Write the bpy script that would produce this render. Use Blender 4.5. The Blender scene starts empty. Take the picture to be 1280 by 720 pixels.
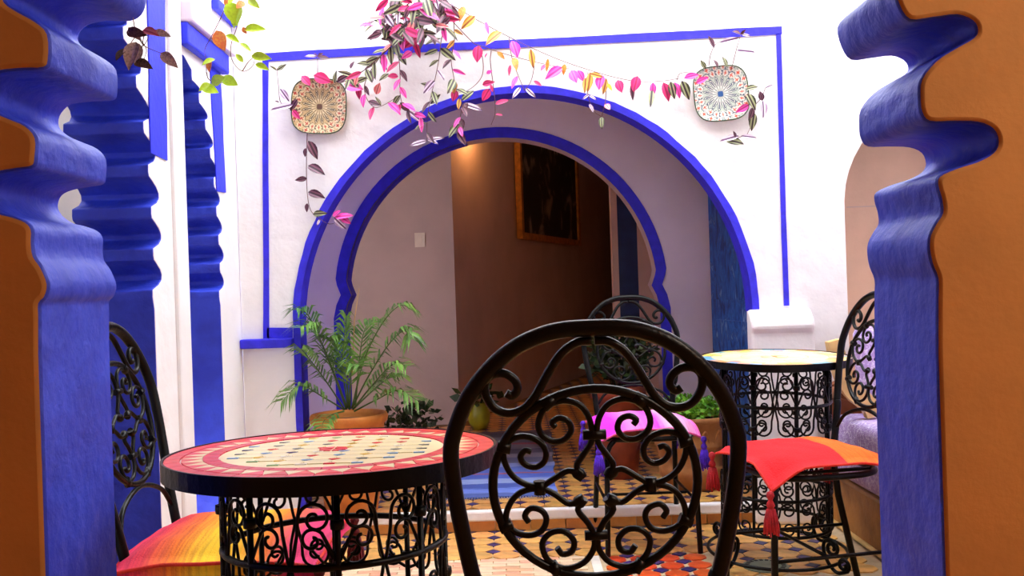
import bpy, bmesh, math, random
from mathutils import Vector, Matrix
random.seed(7)
SC = bpy.context.scene
COL = SC.collection
PI = math.pi

# ------------------------------------------------------------------ camera
F, EYE, ROLL = 1200.0, 1.03, math.radians(1.9)
CR, SR = math.cos(ROLL), math.sin(ROLL)
cam = bpy.data.cameras.new('camera')
cam.sensor_width = 36.0
cam.lens = 36.0 * F / 1280.0
cam.clip_start = 0.05
camo = bpy.data.objects.new('camera', cam)
COL.objects.link(camo)
camo.matrix_world = Matrix.Translation((0, 0, EYE)) @ Matrix.Rotation(PI / 2, 4, 'X') @ Matrix.Rotation(-ROLL, 4, 'Z')
SC.camera = camo

# ------------------------------------------------------------------ world, exposure
w = bpy.data.worlds.new('sky'); SC.world = w; w.use_nodes = True
bg = w.node_tree.nodes['Background']
bg.inputs[0].default_value = (0.93, 0.96, 1.0, 1)
bg.inputs[1].default_value = 9.0
SC.view_settings.view_transform = 'Standard'
SC.view_settings.look = 'None'
SC.view_settings.gamma = 1.0
SC.view_settings.use_curve_mapping = False
SC.view_settings.exposure = 0.28

# ------------------------------------------------------------------ pixel -> place
def ray(u, v):
    du, dv = u - 640.0, v - 360.0
    return ((du * CR - dv * SR) / F, 1.0, -(du * SR + dv * CR) / F)
def P(u, v, d):                      # at depth d (metres along +Y)
    r = ray(u, v); return Vector((r[0] * d, d, EYE + r[2] * d))
def PX(u, v, x):                     # on the plane x = const
    r = ray(u, v); d = x / r[0]; return Vector((x, d, EYE + r[2] * d))
def PZ(u, v, z):                     # on a horizontal surface
    r = ray(u, v); d = (z - EYE) / r[2]; return Vector((r[0] * d, d, z))

# ------------------------------------------------------------------ materials
def lin(c):
    return tuple(((x / 255 / 12.92) if x / 255 <= 0.04045 else ((x / 255 + 0.055) / 1.055) ** 2.4) for x in c[:3]) + (1,)
M = {}
def mat(name, rgb, rough=0.7, var=0.12, scale=14, bump=0.0, bscale=60, metal=0.0, rgb2=None, coat=0.0, rand=0.0, spec=0.5, bdist=0.01):
    m = bpy.data.materials.new(name); m.use_nodes = True
    nt = m.node_tree; N, L = nt.nodes, nt.links
    b = N['Principled BSDF']
    b.inputs['Roughness'].default_value = rough
    b.inputs['Metallic'].default_value = metal
    b.inputs['Specular IOR Level'].default_value = spec
    if coat: b.inputs['Coat Weight'].default_value = coat
    tc = N.new('ShaderNodeTexCoord')
    no = N.new('ShaderNodeTexNoise'); no.inputs['Scale'].default_value = scale; no.inputs['Detail'].default_value = 5
    L.new(tc.outputs['Object'], no.inputs['Vector'])
    cr = N.new('ShaderNodeValToRGB')
    c1 = lin(rgb); c2 = lin(rgb2) if rgb2 else tuple(x * (1 - 2.2 * var) for x in c1[:3]) + (1,)
    cr.color_ramp.elements[0].position = 0.32; cr.color_ramp.elements[1].position = 0.62
    cr.color_ramp.elements[0].color = c2; cr.color_ramp.elements[1].color = c1
    L.new(no.outputs['Fac'], cr.inputs['Fac'])
    out = cr.outputs['Color']
    if rand:
        oi = N.new('ShaderNodeObjectInfo'); hs = N.new('ShaderNodeHueSaturation')
        mr = N.new('ShaderNodeMapRange'); mr.inputs['To Min'].default_value = 1 - rand; mr.inputs['To Max'].default_value = 1 + rand * 0.6
        L.new(oi.outputs['Random'], mr.inputs['Value']); L.new(mr.outputs['Result'], hs.inputs['Value'])
        mh = N.new('ShaderNodeMapRange'); mh.inputs['To Min'].default_value = 0.5 - rand * 0.05; mh.inputs['To Max'].default_value = 0.5 + rand * 0.05
        mu = N.new('ShaderNodeMath'); mu.operation = 'FRACT'; mm = N.new('ShaderNodeMath'); mm.operation = 'MULTIPLY'; mm.inputs[1].default_value = 7.31
        L.new(oi.outputs['Random'], mm.inputs[0]); L.new(mm.outputs[0], mu.inputs[0]); L.new(mu.outputs[0], mh.inputs['Value'])
        L.new(mh.outputs['Result'], hs.inputs['Hue']); L.new(out, hs.inputs['Color']); out = hs.outputs['Color']
    L.new(out, b.inputs['Base Color'])
    if bump:
        n2 = N.new('ShaderNodeTexNoise'); n2.inputs['Scale'].default_value = bscale; n2.inputs['Detail'].default_value = 6
        L.new(tc.outputs['Object'], n2.inputs['Vector'])
        bp = N.new('ShaderNodeBump'); bp.inputs['Strength'].default_value = bump; bp.inputs['Distance'].default_value = bdist
        L.new(n2.outputs['Fac'], bp.inputs['Height']); L.new(bp.outputs['Normal'], b.inputs['Normal'])
    M[name] = m
    return m

mat('white_plaster', (238, 235, 235), 0.85, 0.03, 3, 0.5, 9, bdist=0.02)
mat('shade_tint_plaster', (232, 216, 232), 0.85, 0.04, 3, 0.3, 12)  # white plaster with the lavender tint of shade put into its colour
mat('room_plaster', (204, 178, 174), 0.8, 0.06, 3, 0.3, 14)
mat('beige_plaster', (226, 190, 168), 0.85, 0.07, 4, 0.35, 14)
mat('ochre_plaster', (186, 128, 64), 0.85, 0.07, 6, 0.1, 70)
mat('jamb_blue', (42, 66, 212), 0.6, 0.1, 9, 0.8, 26, rgb2=(30, 48, 186))
mat('line_blue', (46, 36, 222), 0.6, 0.08, 20, 0.2, 40, rgb2=(34, 28, 196))
mat('strip_blue', (30, 44, 240), 0.6, 0.08, 20, 0.2, 40)
mat('iron', (3, 3, 4), 0.36, 0.2, 40, 0.12, 120, spec=0.2)
mat('iron_worn', (44, 40, 38), 0.5, 0.3, 40, 0.3, 160, metal=0.3)
mat('grout', (206, 182, 146), 0.9, 0.1, 20)
mat('grout_dark', (150, 112, 70), 0.9, 0.1, 20)
mat('tile_ochre', (236, 176, 98), 0.38, 0.16, 16, 0.15, 60, rand=0.2)
mat('tile_navy', (44, 36, 118), 0.35, 0.2, 20, 0.1, 60, rand=0.35)
mat('tile_salmon', (240, 176, 142), 0.42, 0.16, 16, 0.15, 60, rand=0.2)
mat('tile_pale', (246, 214, 178), 0.42, 0.1, 16, 0.15, 60, rand=0.12)
mat('tile_vermilion', (232, 84, 36), 0.35, 0.14, 16, 0.15, 60, rand=0.15)
mat('tile_white', (244, 236, 224), 0.4, 0.08, 16)
mat('tile_riser', (214, 148, 76), 0.5, 0.14, 14, 0.2, 50, rand=0.12)
mat('tile_red', (236, 18, 34), 0.34, 0.1, 30, 0.1, 80, rand=0.14)
mat('tile_crimson', (224, 10, 48), 0.34, 0.1, 30, 0.1, 80, rand=0.1)
mat('tile_cream', (240, 222, 170), 0.32, 0.1, 12, 0.15, 50, rand=0.06)
mat('tile_blue', (120, 168, 220), 0.3, 0.1, 20)
mat('tile_grey', (128, 132, 128), 0.3, 0.15, 20)
mat('tile_yellow', (246, 206, 84), 0.3, 0.1, 20)
mat('tile_green', (150, 190, 120), 0.3, 0.1, 20)
mat('tile_teal', (70, 160, 180), 0.3, 0.1, 20)
mat('tile_orange', (244, 160, 60), 0.3, 0.1, 20)
mat('terracotta', (206, 128, 50), 0.7, 0.18, 12, 0.3, 30, rgb2=(176, 96, 34))
mat('terracotta_pale', (190, 132, 78), 0.8, 0.2, 9, 0.5, 24, rgb2=(150, 96, 52))
mat('terracotta_red', (150, 62, 34), 0.7, 0.2, 9, 0.3, 24)
mat('glaze_olive', (170, 168, 40), 0.3, 0.15, 9)
mat('soil', (52, 36, 24), 0.95, 0.3, 60, 0.8, 60)
mat('palm_green', (122, 172, 76), 0.42, 0.25, 22, rand=0.3, rgb2=(44, 92, 34))
mat('palm_stem', (86, 116, 44), 0.5, 0.2, 14)
mat('palm_dry', (206, 160, 96), 0.6, 0.2, 14)
mat('herb_green', (128, 190, 44), 0.5, 0.25, 20, rgb2=(70, 140, 30))
mat('dark_leaf', (58, 86, 40), 0.5, 0.3, 20, rgb2=(24, 44, 20), rand=0.3)
mat('vine_stem', (112, 66, 62), 0.6, 0.2, 30)
mat('vine_wood', (120, 84, 44), 0.7, 0.2, 30)
mat('leaf_lime', (186, 220, 22), 0.45, 0.12, 8, rand=0.12)
mat('leaf_rust', (226, 110, 34), 0.5, 0.15, 8, rgb2=(236, 160, 40))
mat('leaf_dry', (128, 94, 70), 0.75, 0.35, 14, 0.4, 30, rand=0.4)
mat('leaf_dry_pale', (212, 190, 182), 0.75, 0.25, 14, 0.3, 30)
mat('bench_wood', (172, 118, 56), 0.55, 0.22, 7, 0.3, 30, rgb2=(120, 74, 30))
mat('arm_wood', (160, 84, 30), 0.5, 0.22, 8, 0.2, 30)
mat('carved_wood', (238, 198, 124), 0.5, 0.12, 10, 0.2, 40)
mat('gold_frame', (206, 134, 46), 0.4, 0.2, 20, 0.3, 60, metal=0.3)
mat('switch_plate', (240, 226, 210), 0.5, 0.05, 10)
mat('dark_blue_wood', (22, 52, 104), 0.5, 0.2, 10)
mat('drain_metal', (122, 132, 112), 0.5, 0.15, 20, metal=0.2)
mat('drain_slot', (26, 28, 26), 0.8, 0.1, 20)
mat('tassel_purple', (88, 30, 214), 0.8, 0.2, 60, 0.5, 200)
mat('tassel_red', (196, 26, 40), 0.8, 0.2, 60, 0.5, 200)
mat('tassel_wine', (120, 20, 34), 0.8, 0.2, 60, 0.5, 200)
mat('binding_pink', (250, 96, 170), 0.8, 0.1, 60, 0.4, 200)
mat('binding_red', (226, 40, 24), 0.8, 0.1, 60, 0.4, 200)

def nodes_of(m): return m.node_tree.nodes, m.node_tree.links
def sock(nt, src):
    return src
def leaf_stripes(name, rim, stripe, mid, rough=0.45):
    m = mat(name, rim, rough, 0.1, 6); N, L = nodes_of(m); b = N['Principled BSDF']
    tc = N.new('ShaderNodeTexCoord'); sp = N.new('ShaderNodeSeparateXYZ'); L.new(tc.outputs['Object'], sp.inputs[0])
    ab = N.new('ShaderNodeMath'); ab.operation = 'ABSOLUTE'; L.new(sp.outputs['Y'], ab.inputs[0])
    r = N.new('ShaderNodeValToRGB'); r.color_ramp.interpolation = 'EASE'
    e = r.color_ramp.elements
    e[0].position = 0.0; e[0].color = lin(mid); e[1].position = 0.2; e[1].color = lin(rim)
    for p, c in ((0.035, mid), (0.06, stripe), (0.11, stripe), (0.14, rim)):
        x = e.new(p); x.color = lin(c)
    L.new(ab.outputs[0], r.inputs['Fac']); L.new(r.outputs['Color'], b.inputs['Base Color'])
    return m
leaf_stripes('leaf_zebra', (50, 54, 28), (150, 154, 112), (44, 22, 30))
leaf_stripes('leaf_purple', (66, 14, 44), (116, 70, 88), (50, 10, 34))
leaf_stripes('leaf_lilac', (160, 130, 160), (232, 214, 232), (96, 60, 96))
leaf_stripes('leaf_pink', (236, 48, 160), (242, 90, 184), (206, 28, 132))
leaf_stripes('leaf_magenta', (206, 22, 100), (222, 50, 120), (170, 14, 80))
leaf_stripes('leaf_amber', (206, 140, 50), (232, 180, 80), (150, 84, 40))
leaf_stripes('leaf_coral', (236, 120, 120), (244, 160, 150), (200, 80, 90))

def stripes_mat(name, axis, cols, scale=1.0, offset=0.0, rough=0.9, distort=0.03, weave=220, const=True):
    m = mat(name, cols[0][1], rough, 0.05, 30, 0.35, weave); N, L = nodes_of(m); b = N['Principled BSDF']
    tc = N.new('ShaderNodeTexCoord'); sp = N.new('ShaderNodeSeparateXYZ'); L.new(tc.outputs['Object'], sp.inputs[0])
    mp = N.new('ShaderNodeMapping'); mp.inputs['Scale'].default_value = (3, 3, 3); L.new(tc.outputs['Object'], mp.inputs[0])
    if axis == 'Y': mp.inputs['Scale'].default_value = (3, 60, 3)
    else: mp.inputs['Scale'].default_value = (60, 3, 3)
    no = N.new('ShaderNodeTexNoise'); no.inputs['Scale'].default_value = 2.2; L.new(mp.outputs[0], no.inputs['Vector'])
    ms = N.new('ShaderNodeMath'); ms.operation = 'SUBTRACT'; ms.inputs[1].default_value = 0.5; L.new(no.outputs['Fac'], ms.inputs[0])
    mx = N.new('ShaderNodeMath'); mx.operation = 'MULTIPLY_ADD'; mx.inputs[1].default_value = distort; L.new(ms.outputs[0], mx.inputs[0])
    m2 = N.new('ShaderNodeMath'); m2.operation = 'MULTIPLY_ADD'; m2.inputs[1].default_value = scale; m2.inputs[2].default_value = offset
    L.new(sp.outputs[axis], m2.inputs[0]); L.new(m2.outputs[0], mx.inputs[2])
    r = N.new('ShaderNodeValToRGB'); r.color_ramp.interpolation = 'CONSTANT' if const else 'LINEAR'
    e = r.color_ramp.elements
    e[0].position = cols[0][0]; e[0].color = lin(cols[0][1]); e[1].position = cols[1][0]; e[1].color = lin(cols[1][1])
    for p, c in cols[2:]:
        x = e.new(p); x.color = lin(c)
    L.new(mx.outputs[0], r.inputs['Fac'])
    mi = N.new('ShaderNodeMix'); mi.data_type = 'RGBA'; mi.blend_type = 'MULTIPLY'; mi.inputs['Factor'].default_value = 0.35
    L.new(r.outputs['Color'], mi.inputs['A'])
    cr = N.new('ShaderNodeValToRGB'); cr.color_ramp.elements[0].position = 0.35; cr.color_ramp.elements[0].color = (0.35, 0.35, 0.35, 1); cr.color_ramp.elements[1].position = 0.6
    L.new(no.outputs['Fac'], cr.inputs['Fac']); L.new(cr.outputs['Color'], mi.inputs['B'])
    L.new(mi.outputs['Result'], b.inputs['Base Color'])
    return m
# cushions run -0.21 .. 0.21 in their own x / y
stripes_mat('cushion_red_orange', 'X', [(0, (246, 106, 10)), (0.40, (238, 12, 26))], 1 / 0.44, 0.5, distort=0.05)
stripes_mat('cushion_sunset', 'Y', [(0, (222, 30, 96)), (0.14, (232, 50, 70)), (0.3, (244, 120, 24)), (0.44, (252, 200, 30)), (0.58, (252, 190, 24)), (0.72, (244, 120, 20)), (0.86, (232, 50, 110))], 1 / 0.44, 0.5, distort=0.12, const=False)
stripes_mat('cushion_pink', 'X', [(0, (250, 60, 220)), (0.14, (240, 150, 200)), (0.32, (250, 190, 226)), (0.42, (248, 60, 226)), (0.66, (244, 130, 200)), (0.8, (250, 40, 224))], 1 / 0.44, 0.5, distort=0.1, const=False)
stripes_mat('rug_weave', 'Y', [(0, (92, 114, 195)), (0.05, (129, 158, 251)), (0.1, (82, 107, 207)), (0.16, (170, 195, 255)), (0.21, (97, 129, 243)), (0.27, (207, 109, 134)), (0.285, (114, 146, 251)), (0.36, (158, 182, 255)), (0.42, (121, 129, 170)), (0.5, (158, 158, 182)), (0.56, (102, 104, 134)), (0.64, (134, 134, 158)), (0.72, (158, 85, 109)), (0.74, (109, 112, 138)), (0.86, (85, 85, 114)), (0.95, (114, 97, 124))], 0.5, 0.5, distort=0.05, weave=140)

def lavender_fabric():
    m = mat('lavender_fabric', (190, 168, 214), 0.9, 0.1, 30, 0.4, 160); N, L = nodes_of(m); b = N['Principled BSDF']
    tc = N.new('ShaderNodeTexCoord')
    vo = N.new('ShaderNodeTexVoronoi'); vo.feature = 'DISTANCE_TO_EDGE'; vo.inputs['Scale'].default_value = 26; L.new(tc.outputs['Object'], vo.inputs['Vector'])
    v2 = N.new('ShaderNodeTexVoronoi'); v2.inputs['Scale'].default_value = 90; L.new(tc.outputs['Object'], v2.inputs['Vector'])
    r = N.new('ShaderNodeValToRGB'); e = r.color_ramp.elements
    e[0].position = 0.0; e[0].color = lin((236, 226, 244)); e[1].position = 0.1; e[1].color = lin((178, 152, 208))
    L.new(vo.outputs['Distance'], r.inputs['Fac'])
    r2 = N.new('ShaderNodeValToRGB'); e = r2.color_ramp.elements
    e[0].position = 0.2; e[0].color = lin((226, 214, 238)); e[1].position = 0.45; e[1].color = lin((160, 132, 196))
    L.new(v2.outputs['Distance'], r2.inputs['Fac'])
    mi = N.new('ShaderNodeMix'); mi.data_type = 'RGBA'; mi.inputs['Factor'].default_value = 0.5
    L.new(r.outputs['Color'], mi.inputs['A']); L.new(r2.outputs['Color'], mi.inputs['B']); L.new(mi.outputs['Result'], b.inputs['Base Color'])
lavender_fabric()
def door_paint():
    m = mat('door_paint', (30, 84, 170), 0.6, 0.1, 20, 0.3, 30); N, L = nodes_of(m); b = N['Principled BSDF']
    tc = N.new('ShaderNodeTexCoord'); mp = N.new('ShaderNodeMapping'); mp.inputs['Scale'].default_value = (9, 9, 3.2); L.new(tc.outputs['Object'], mp.inputs[0])
    no = N.new('ShaderNodeTexNoise'); no.inputs['Scale'].default_value = 2.4; no.inputs['Detail'].default_value = 8; no.inputs['Distortion'].default_value = 1.2
    L.new(mp.outputs[0], no.inputs['Vector'])
    r = N.new('ShaderNodeValToRGB'); e = r.color_ramp.elements
    e[0].position = 0.36; e[0].color = lin((14, 46, 110)); e[1].position = 0.8; e[1].color = lin((190, 206, 226))
    for p, c in ((0.46, (26, 78, 160)), (0.54, (40, 106, 186)), (0.6, (18, 60, 140)), (0.68, (110, 150, 200))):
        x = e.new(p); x.color = lin(c)
    L.new(no.outputs['Fac'], r.inputs['Fac']); L.new(r.outputs['Color'], b.inputs['Base Color'])
door_paint()
def canvas_paint():
    m = mat('canvas_paint', (14, 12, 12), 0.6, 0.1, 20); N, L = nodes_of(m); b = N['Principled BSDF']
    tc = N.new('ShaderNodeTexCoord'); mp = N.new('ShaderNodeMapping'); mp.inputs['Scale'].default_value = (3.2, 3.2, 2.6); L.new(tc.outputs['Object'], mp.inputs[0])
    no = N.new('ShaderNodeTexNoise'); no.inputs['Scale'].default_value = 1.6; no.inputs['Detail'].default_value = 7; no.inputs['Distortion'].default_value = 0.8
    L.new(mp.outputs[0], no.inputs['Vector'])
    r = N.new('ShaderNodeValToRGB'); e = r.color_ramp.elements
    e[0].position = 0.56; e[0].color = lin((12, 10, 10)); e[1].position = 0.70; e[1].color = lin((150, 138, 128))
    L.new(no.outputs['Fac'], r.inputs['Fac']); L.new(r.outputs['Color'], b.inputs['Base Color'])
canvas_paint()
def attr_mat(name, rough=0.35):
    m = mat(name, (230, 220, 200), rough, 0.02, 20); N, L = nodes_of(m); b = N['Principled BSDF']
    a = N.new('ShaderNodeVertexColor'); a.layer_name = 'pattern'; L.new(a.outputs['Color'], b.inputs['Base Color'])
    b.inputs['Coat Weight'].default_value = 0.3
attr_mat('plate_glaze')

# ------------------------------------------------------------------ mesh helpers
class MB:
    def __init__(s): s.v, s.f, s.m, s.sm = [], [], [], []
    def add(s, vs, fs, mi=0, smooth=False):
        o = len(s.v); s.v += [tuple(p) for p in vs]
        for f in fs: s.f.append(tuple(i + o for i in f)); s.m.append(mi); s.sm.append(smooth)
        return s
    def box(s, x0, x1, y0, y1, z0, z1, mi=0):
        vs = [(x, y, z) for z in (z0, z1) for y in (y0, y1) for x in (x0, x1)]
        return s.add(vs, [(0, 2, 3, 1), (4, 5, 7, 6), (0, 1, 5, 4), (2, 6, 7, 3), (0, 4, 6, 2), (1, 3, 7, 5)], mi)
    def tube(s, pts, r, sides=8, closed=False, mi=0, flat=1.0):
        pts = [Vector(p) for p in pts]; n = len(pts)
        rs = r if isinstance(r, (list, tuple)) else [r] * n
        T = []
        for i in range(n):
            a = pts[(i - 1) % n] if (closed or i > 0) else pts[i]
            b = pts[(i + 1) % n] if (closed or i < n - 1) else pts[i]
            t = (b - a); T.append(t.normalized() if t.length > 1e-9 else Vector((0, 0, 1)))
        up = Vector((0, 0, 1)) if abs(T[0].z) < 0.9 else Vector((0, 1, 0))
        nrm = (up - T[0] * up.dot(T[0])).normalized()
        vs = []
        for i in range(n):
            nrm = (nrm - T[i] * nrm.dot(T[i])).normalized()
            bi = T[i].cross(nrm)
            for k in range(sides):
                a = 2 * PI * k / sides
                vs.append(pts[i] + (nrm * math.cos(a) + bi * math.sin(a) * flat) * rs[i])
        fs = []
        for i in range(n if closed else n - 1):
            j = (i + 1) % n
            for k in range(sides):
                l = (k + 1) % sides
                fs.append((i * sides + k, j * sides + k, j * sides + l, i * sides + l))
        s.add(vs, fs, mi, True)
        if not closed:
            o = len(s.v) - len(vs)
            s.f.append(tuple(o + k for k in range(sides))); s.m.append(mi); s.sm.append(False)
            s.f.append(tuple(o + (n - 1) * sides + k for k in reversed(range(sides)))); s.m.append(mi); s.sm.append(False)
        return s
    def lathe(s, prof, seg=32, c=(0, 0, 0), mi=0, smooth=True):
        vs, fs = [], []
        for (r, z) in prof:
            for k in range(seg):
                a = 2 * PI * k / seg; vs.append((c[0] + r * math.cos(a), c[1] + r * math.sin(a), c[2] + z))
        for i in range(len(prof) - 1):
            for k in range(seg):
                l = (k + 1) % seg; fs.append((i * seg + k, i * seg + l, (i + 1) * seg + l, (i + 1) * seg + k))
        fs_caps = []
        if prof[0][0] > 1e-5: fs_caps.append(tuple(reversed(range(seg))))
        if prof[-1][0] > 1e-5: fs_caps.append(tuple((len(prof) - 1) * seg + k for k in range(seg)))
        o = len(s.v); s.add(vs, fs, mi, smooth)
        for f in fs_caps: s.f.append(tuple(i + o for i in f)); s.m.append(mi); s.sm.append(False)
        return s
    def mesh(s, name, mats, bevel=0):
        me = bpy.data.meshes.new(name)
        me.from_pydata(s.v, [], s.f)
        for m in (mats if isinstance(mats, (list, tuple)) else [mats]): me.materials.append(M[m])
        me.polygons.foreach_set('material_index', s.m); me.polygons.foreach_set('use_smooth', s.sm)
        me.update()
        return me

def link(name, me, parent=None, loc=None, rot=None, scale=None):
    o = bpy.data.objects.new(name, me); COL.objects.link(o)
    if parent: o.parent = parent
    if loc is not None: o.location = loc
    if rot is not None: o.rotation_euler = rot
    if scale is not None: o.scale = (scale,) * 3 if isinstance(scale, (int, float)) else scale
    return o
def part(name, mb, mats, parent, **k): return link(name, mb.mesh(name, mats), parent, **k)
def tag(o, label=None, cat=None, group=None, kind=None):
    if label: o['label'] = label
    if cat: o['category'] = cat
    if group: o['group'] = group
    if kind: o['kind'] = kind
    return o
def thing(name, label, cat, loc=(0, 0, 0), rz=0.0, group=None):
    o = bpy.data.objects.new(name, None); COL.objects.link(o); o.empty_display_size = 0.1
    o.location = loc; o.rotation_euler = (0, 0, rz)
    return tag(o, label, cat, group)
def dup(root, loc, rz, label, group=None):
    r = root.copy(); COL.objects.link(r); r.location = loc; r.rotation_euler = (0, 0, rz)
    r['label'] = label
    if group: r['group'] = group
    for ch in list(root.children):
        c = ch.copy(); COL.objects.link(c); c.parent = r
        for g in ch.children:
            d = g.copy(); COL.objects.link(d); d.parent = c
    return r
def catmull(pts, sub=6, closed=False):
    pts = [Vector(p) for p in pts]; n = len(pts); out = []
    for i in range(n if closed else n - 1):
        p1, p2 = pts[i], pts[(i + 1) % n]
        p0 = pts[(i - 1) % n] if (closed or i > 0) else p1 * 2 - p2
        p3 = pts[(i + 2) % n] if (closed or i + 2 < n) else p2 * 2 - p1
        for k in range(sub):
            t = k / sub
            out.append(0.5 * ((2 * p1) + (p2 - p0) * t + (2 * p0 - 5 * p1 + 4 * p2 - p3) * t * t + (3 * p1 - p0 - 3 * p2 + p3) * t ** 3))
    if not closed: out.append(pts[-1].copy())
    return out
def prism(poly, axis, a, b, name, mats, face_mats=(0, 1, 2), bevel=0.0, smooth_sides=True):
    """2D outline swept along an axis: 'Y' outline is (x,z); 'X' outline is (y,z); 'Z' outline is (x,y). Face materials: start, end, sides."""
    def P3(p, t):
        return (p[0], t, p[1]) if axis == 'Y' else ((t, p[0], p[1]) if axis == 'X' else (p[0], p[1], t))
    bm = bmesh.new()
    va = [bm.verts.new(P3(p, a)) for p in poly]; vb = [bm.verts.new(P3(p, b)) for p in poly]
    fa = bm.faces.new(va); fb = bm.faces.new(list(reversed(vb)))
    fa.material_index, fb.material_index = face_mats[0], face_mats[1]
    n = len(poly)
    for i in range(n):
        j = (i + 1) % n
        f = bm.faces.new((va[i], vb[i], vb[j], va[j])); f.material_index = face_mats[2]; f.smooth = smooth_sides
    bmesh.ops.recalc_face_normals(bm, faces=bm.faces)
    me = bpy.data.meshes.new(name); bm.to_mesh(me); bm.free()
    for m in (mats if isinstance(mats, (list, tuple)) else [mats]): me.materials.append(M[m])
    if smooth_sides:
        me.set_sharp_from_angle(angle=math.radians(38))
    return me
def struct(name, me, label=None, parent=None, bevel=0.0, bseg=2):
    o = link(name, me, parent)
    if not parent: tag(o, label, None, None, 'structure')
    if bevel:
        b = o.modifiers.new('soft_edge', 'BEVEL'); b.width = bevel; b.segments = bseg; b.limit_method = 'ANGLE'; b.angle_limit = math.radians(45)
    return o
def ribbon(pts, width, normal, name, matname, thick=0.004, wob=0.12, sub=1, closed=False, label=None, seed=1):
    """A painted line: a thin band along 3D points lying on a wall with the given normal."""
    rn = random.Random(seed); nv = Vector(normal).normalized()
    pts = [Vector(p) for p in pts]
    dense = []
    for i in range(len(pts) - 1):
        k = max(1, int((pts[i + 1] - pts[i]).length / 0.05)) if sub else 1
        for j in range(k): dense.append(pts[i].lerp(pts[i + 1], j / k))
    dense.append(pts[-1]); n = len(dense); vs = []; fs = []
    ws = [width * (1 + wob * (rn.random() - 0.5) * 2) for _ in dense]
    ws = [(ws[max(0, i - 1)] + ws[i] + ws[min(n - 1, i + 1)]) / 3 for i in range(n)]
    for i, p in enumerate(dense):
        t = (dense[min(n - 1, i + 1)] - dense[max(0, i - 1)]).normalized(); sd = t.cross(nv).normalized()
        for q in (p - sd * ws[i] / 2, p + sd * ws[i] / 2):
            vs.append(q); vs.append(q + nv * thick)
    for i in range(n - 1):
        a, b = i * 4, (i + 1) * 4
        fs += [(a + 1, b + 1, b + 3, a + 3), (a, b, b + 1, a + 1), (a + 2, a + 3, b + 3, b + 2), (a, a + 2, b + 2, b)]
    fs += [(0, 1, 3, 2), (4 * n - 4, 4 * n - 2, 4 * n - 1, 4 * n - 3)]
    mb = MB().add(vs, fs); o = link(name, mb.mesh(name, matname))
    return tag(o, label, None, None, 'structure')

# ------------------------------------------------------------------ the setting: near arcade wall the camera looks through
YN0, YN1 = 1.35, 1.593
XL, TW = -1.16, 0.26
def farpt(u, v): p = P(u, v, YN1); return (p.x, p.z)
Lp = [(139, 430), (139, 392), (139, 377), (145, 370), (148, 356), (141, 338), (133, 326), (131, 312), (131, 298), (124, 289), (108, 283), (93, 279), (80, 269), (75, 257), (80, 245), (94, 238), (116, 234), (132, 231),
      (135, 220), (135, 200), (124, 187), (106, 179), (90, 172), (78, 162), (76, 150), (82, 139), (94, 131), (120, 128), (143, 127), (149, 118), (148, 90), (134, 76), (116, 66), (102, 56), (101, 44), (112, 33), (135, 28), (165, 28),
      (179, 20), (185, 4), (183, -16), (168, -30), (150, -40), (148, -56), (164, -70), (200, -76), (224, -82), (236, -104), (222, -124), (216, -142), (236, -156), (280, -158), (300, -176), (296, -200), (310, -222), (350, -226), (384, -236), (396, -262), (430, -276), (480, -272), (520, -290), (560, -310), (634, -330)]
Rp = [(1091, 430), (1091, 372), (1091, 350), (1085, 334), (1082, 318), (1083, 304), (1090, 290), (1096, 280), (1095, 266), (1091, 252), (1093, 241), (1112, 232), (1134, 225), (1150, 216), (1155, 205), (1150, 192), (1134, 185), (1108, 184), (1083, 184),
      (1074, 174), (1072, 158), (1074, 138), (1090, 118), (1110, 105), (1129, 94), (1133, 86), (1128, 77), (1112, 71), (1086, 74), (1062, 76), (1050, 60), (1045, 36), (1058, 20), (1080, 4), (1098, -10), (1100, -24), (1086, -36), (1050, -34), (1026, -44), (1016, -70), (1030, -92), (1040, -112), (1020, -126), (980, -124), (962, -144), (962, -170), (940, -190), (900, -190), (880, -212), (860, -236), (816, -240), (780, -262), (730, -280), (700, -300), (646, -330)]
def smooth2(pts, sub=3): return [(p.x, p.y) for p in catmull([(a, b, 0) for a, b in pts], sub)]
Lw = smooth2([farpt(*p) for p in Lp]); Rw = smooth2([farpt(*p) for p in Rp])
ztop = 2.9; xm = (Lw[-1][0] + Rw[-1][0]) / 2
Lw[-1] = (xm, Lw[-1][1])
polyL = [(Lw[0][0], 0.0)] + Lw + [(xm, ztop), (-1.45, ztop), (-1.45, 0.0)]
struct('wall_near_left', prism(polyL, 'Y', YN0, YN1, 'wall_near_left', ['ochre_plaster', 'white_plaster', 'jamb_blue']), 'ochre gallery wall ending in a scalloped blue jamb, narrow side', bevel=0.012)
polyR = [(Rw[0][0], 0.0)] + Rw + [(xm, Rw[-1][1] + 0.001), (xm, ztop), (2.3, ztop), (2.3, 0.0)]
struct('wall_near_right', prism(polyR, 'Y', YN0, YN1, 'wall_near_right', ['ochre_plaster', 'white_plaster', 'jamb_blue']), 'ochre gallery wall ending in a scalloped blue jamb, broad orange side', bevel=0.012)
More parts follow.
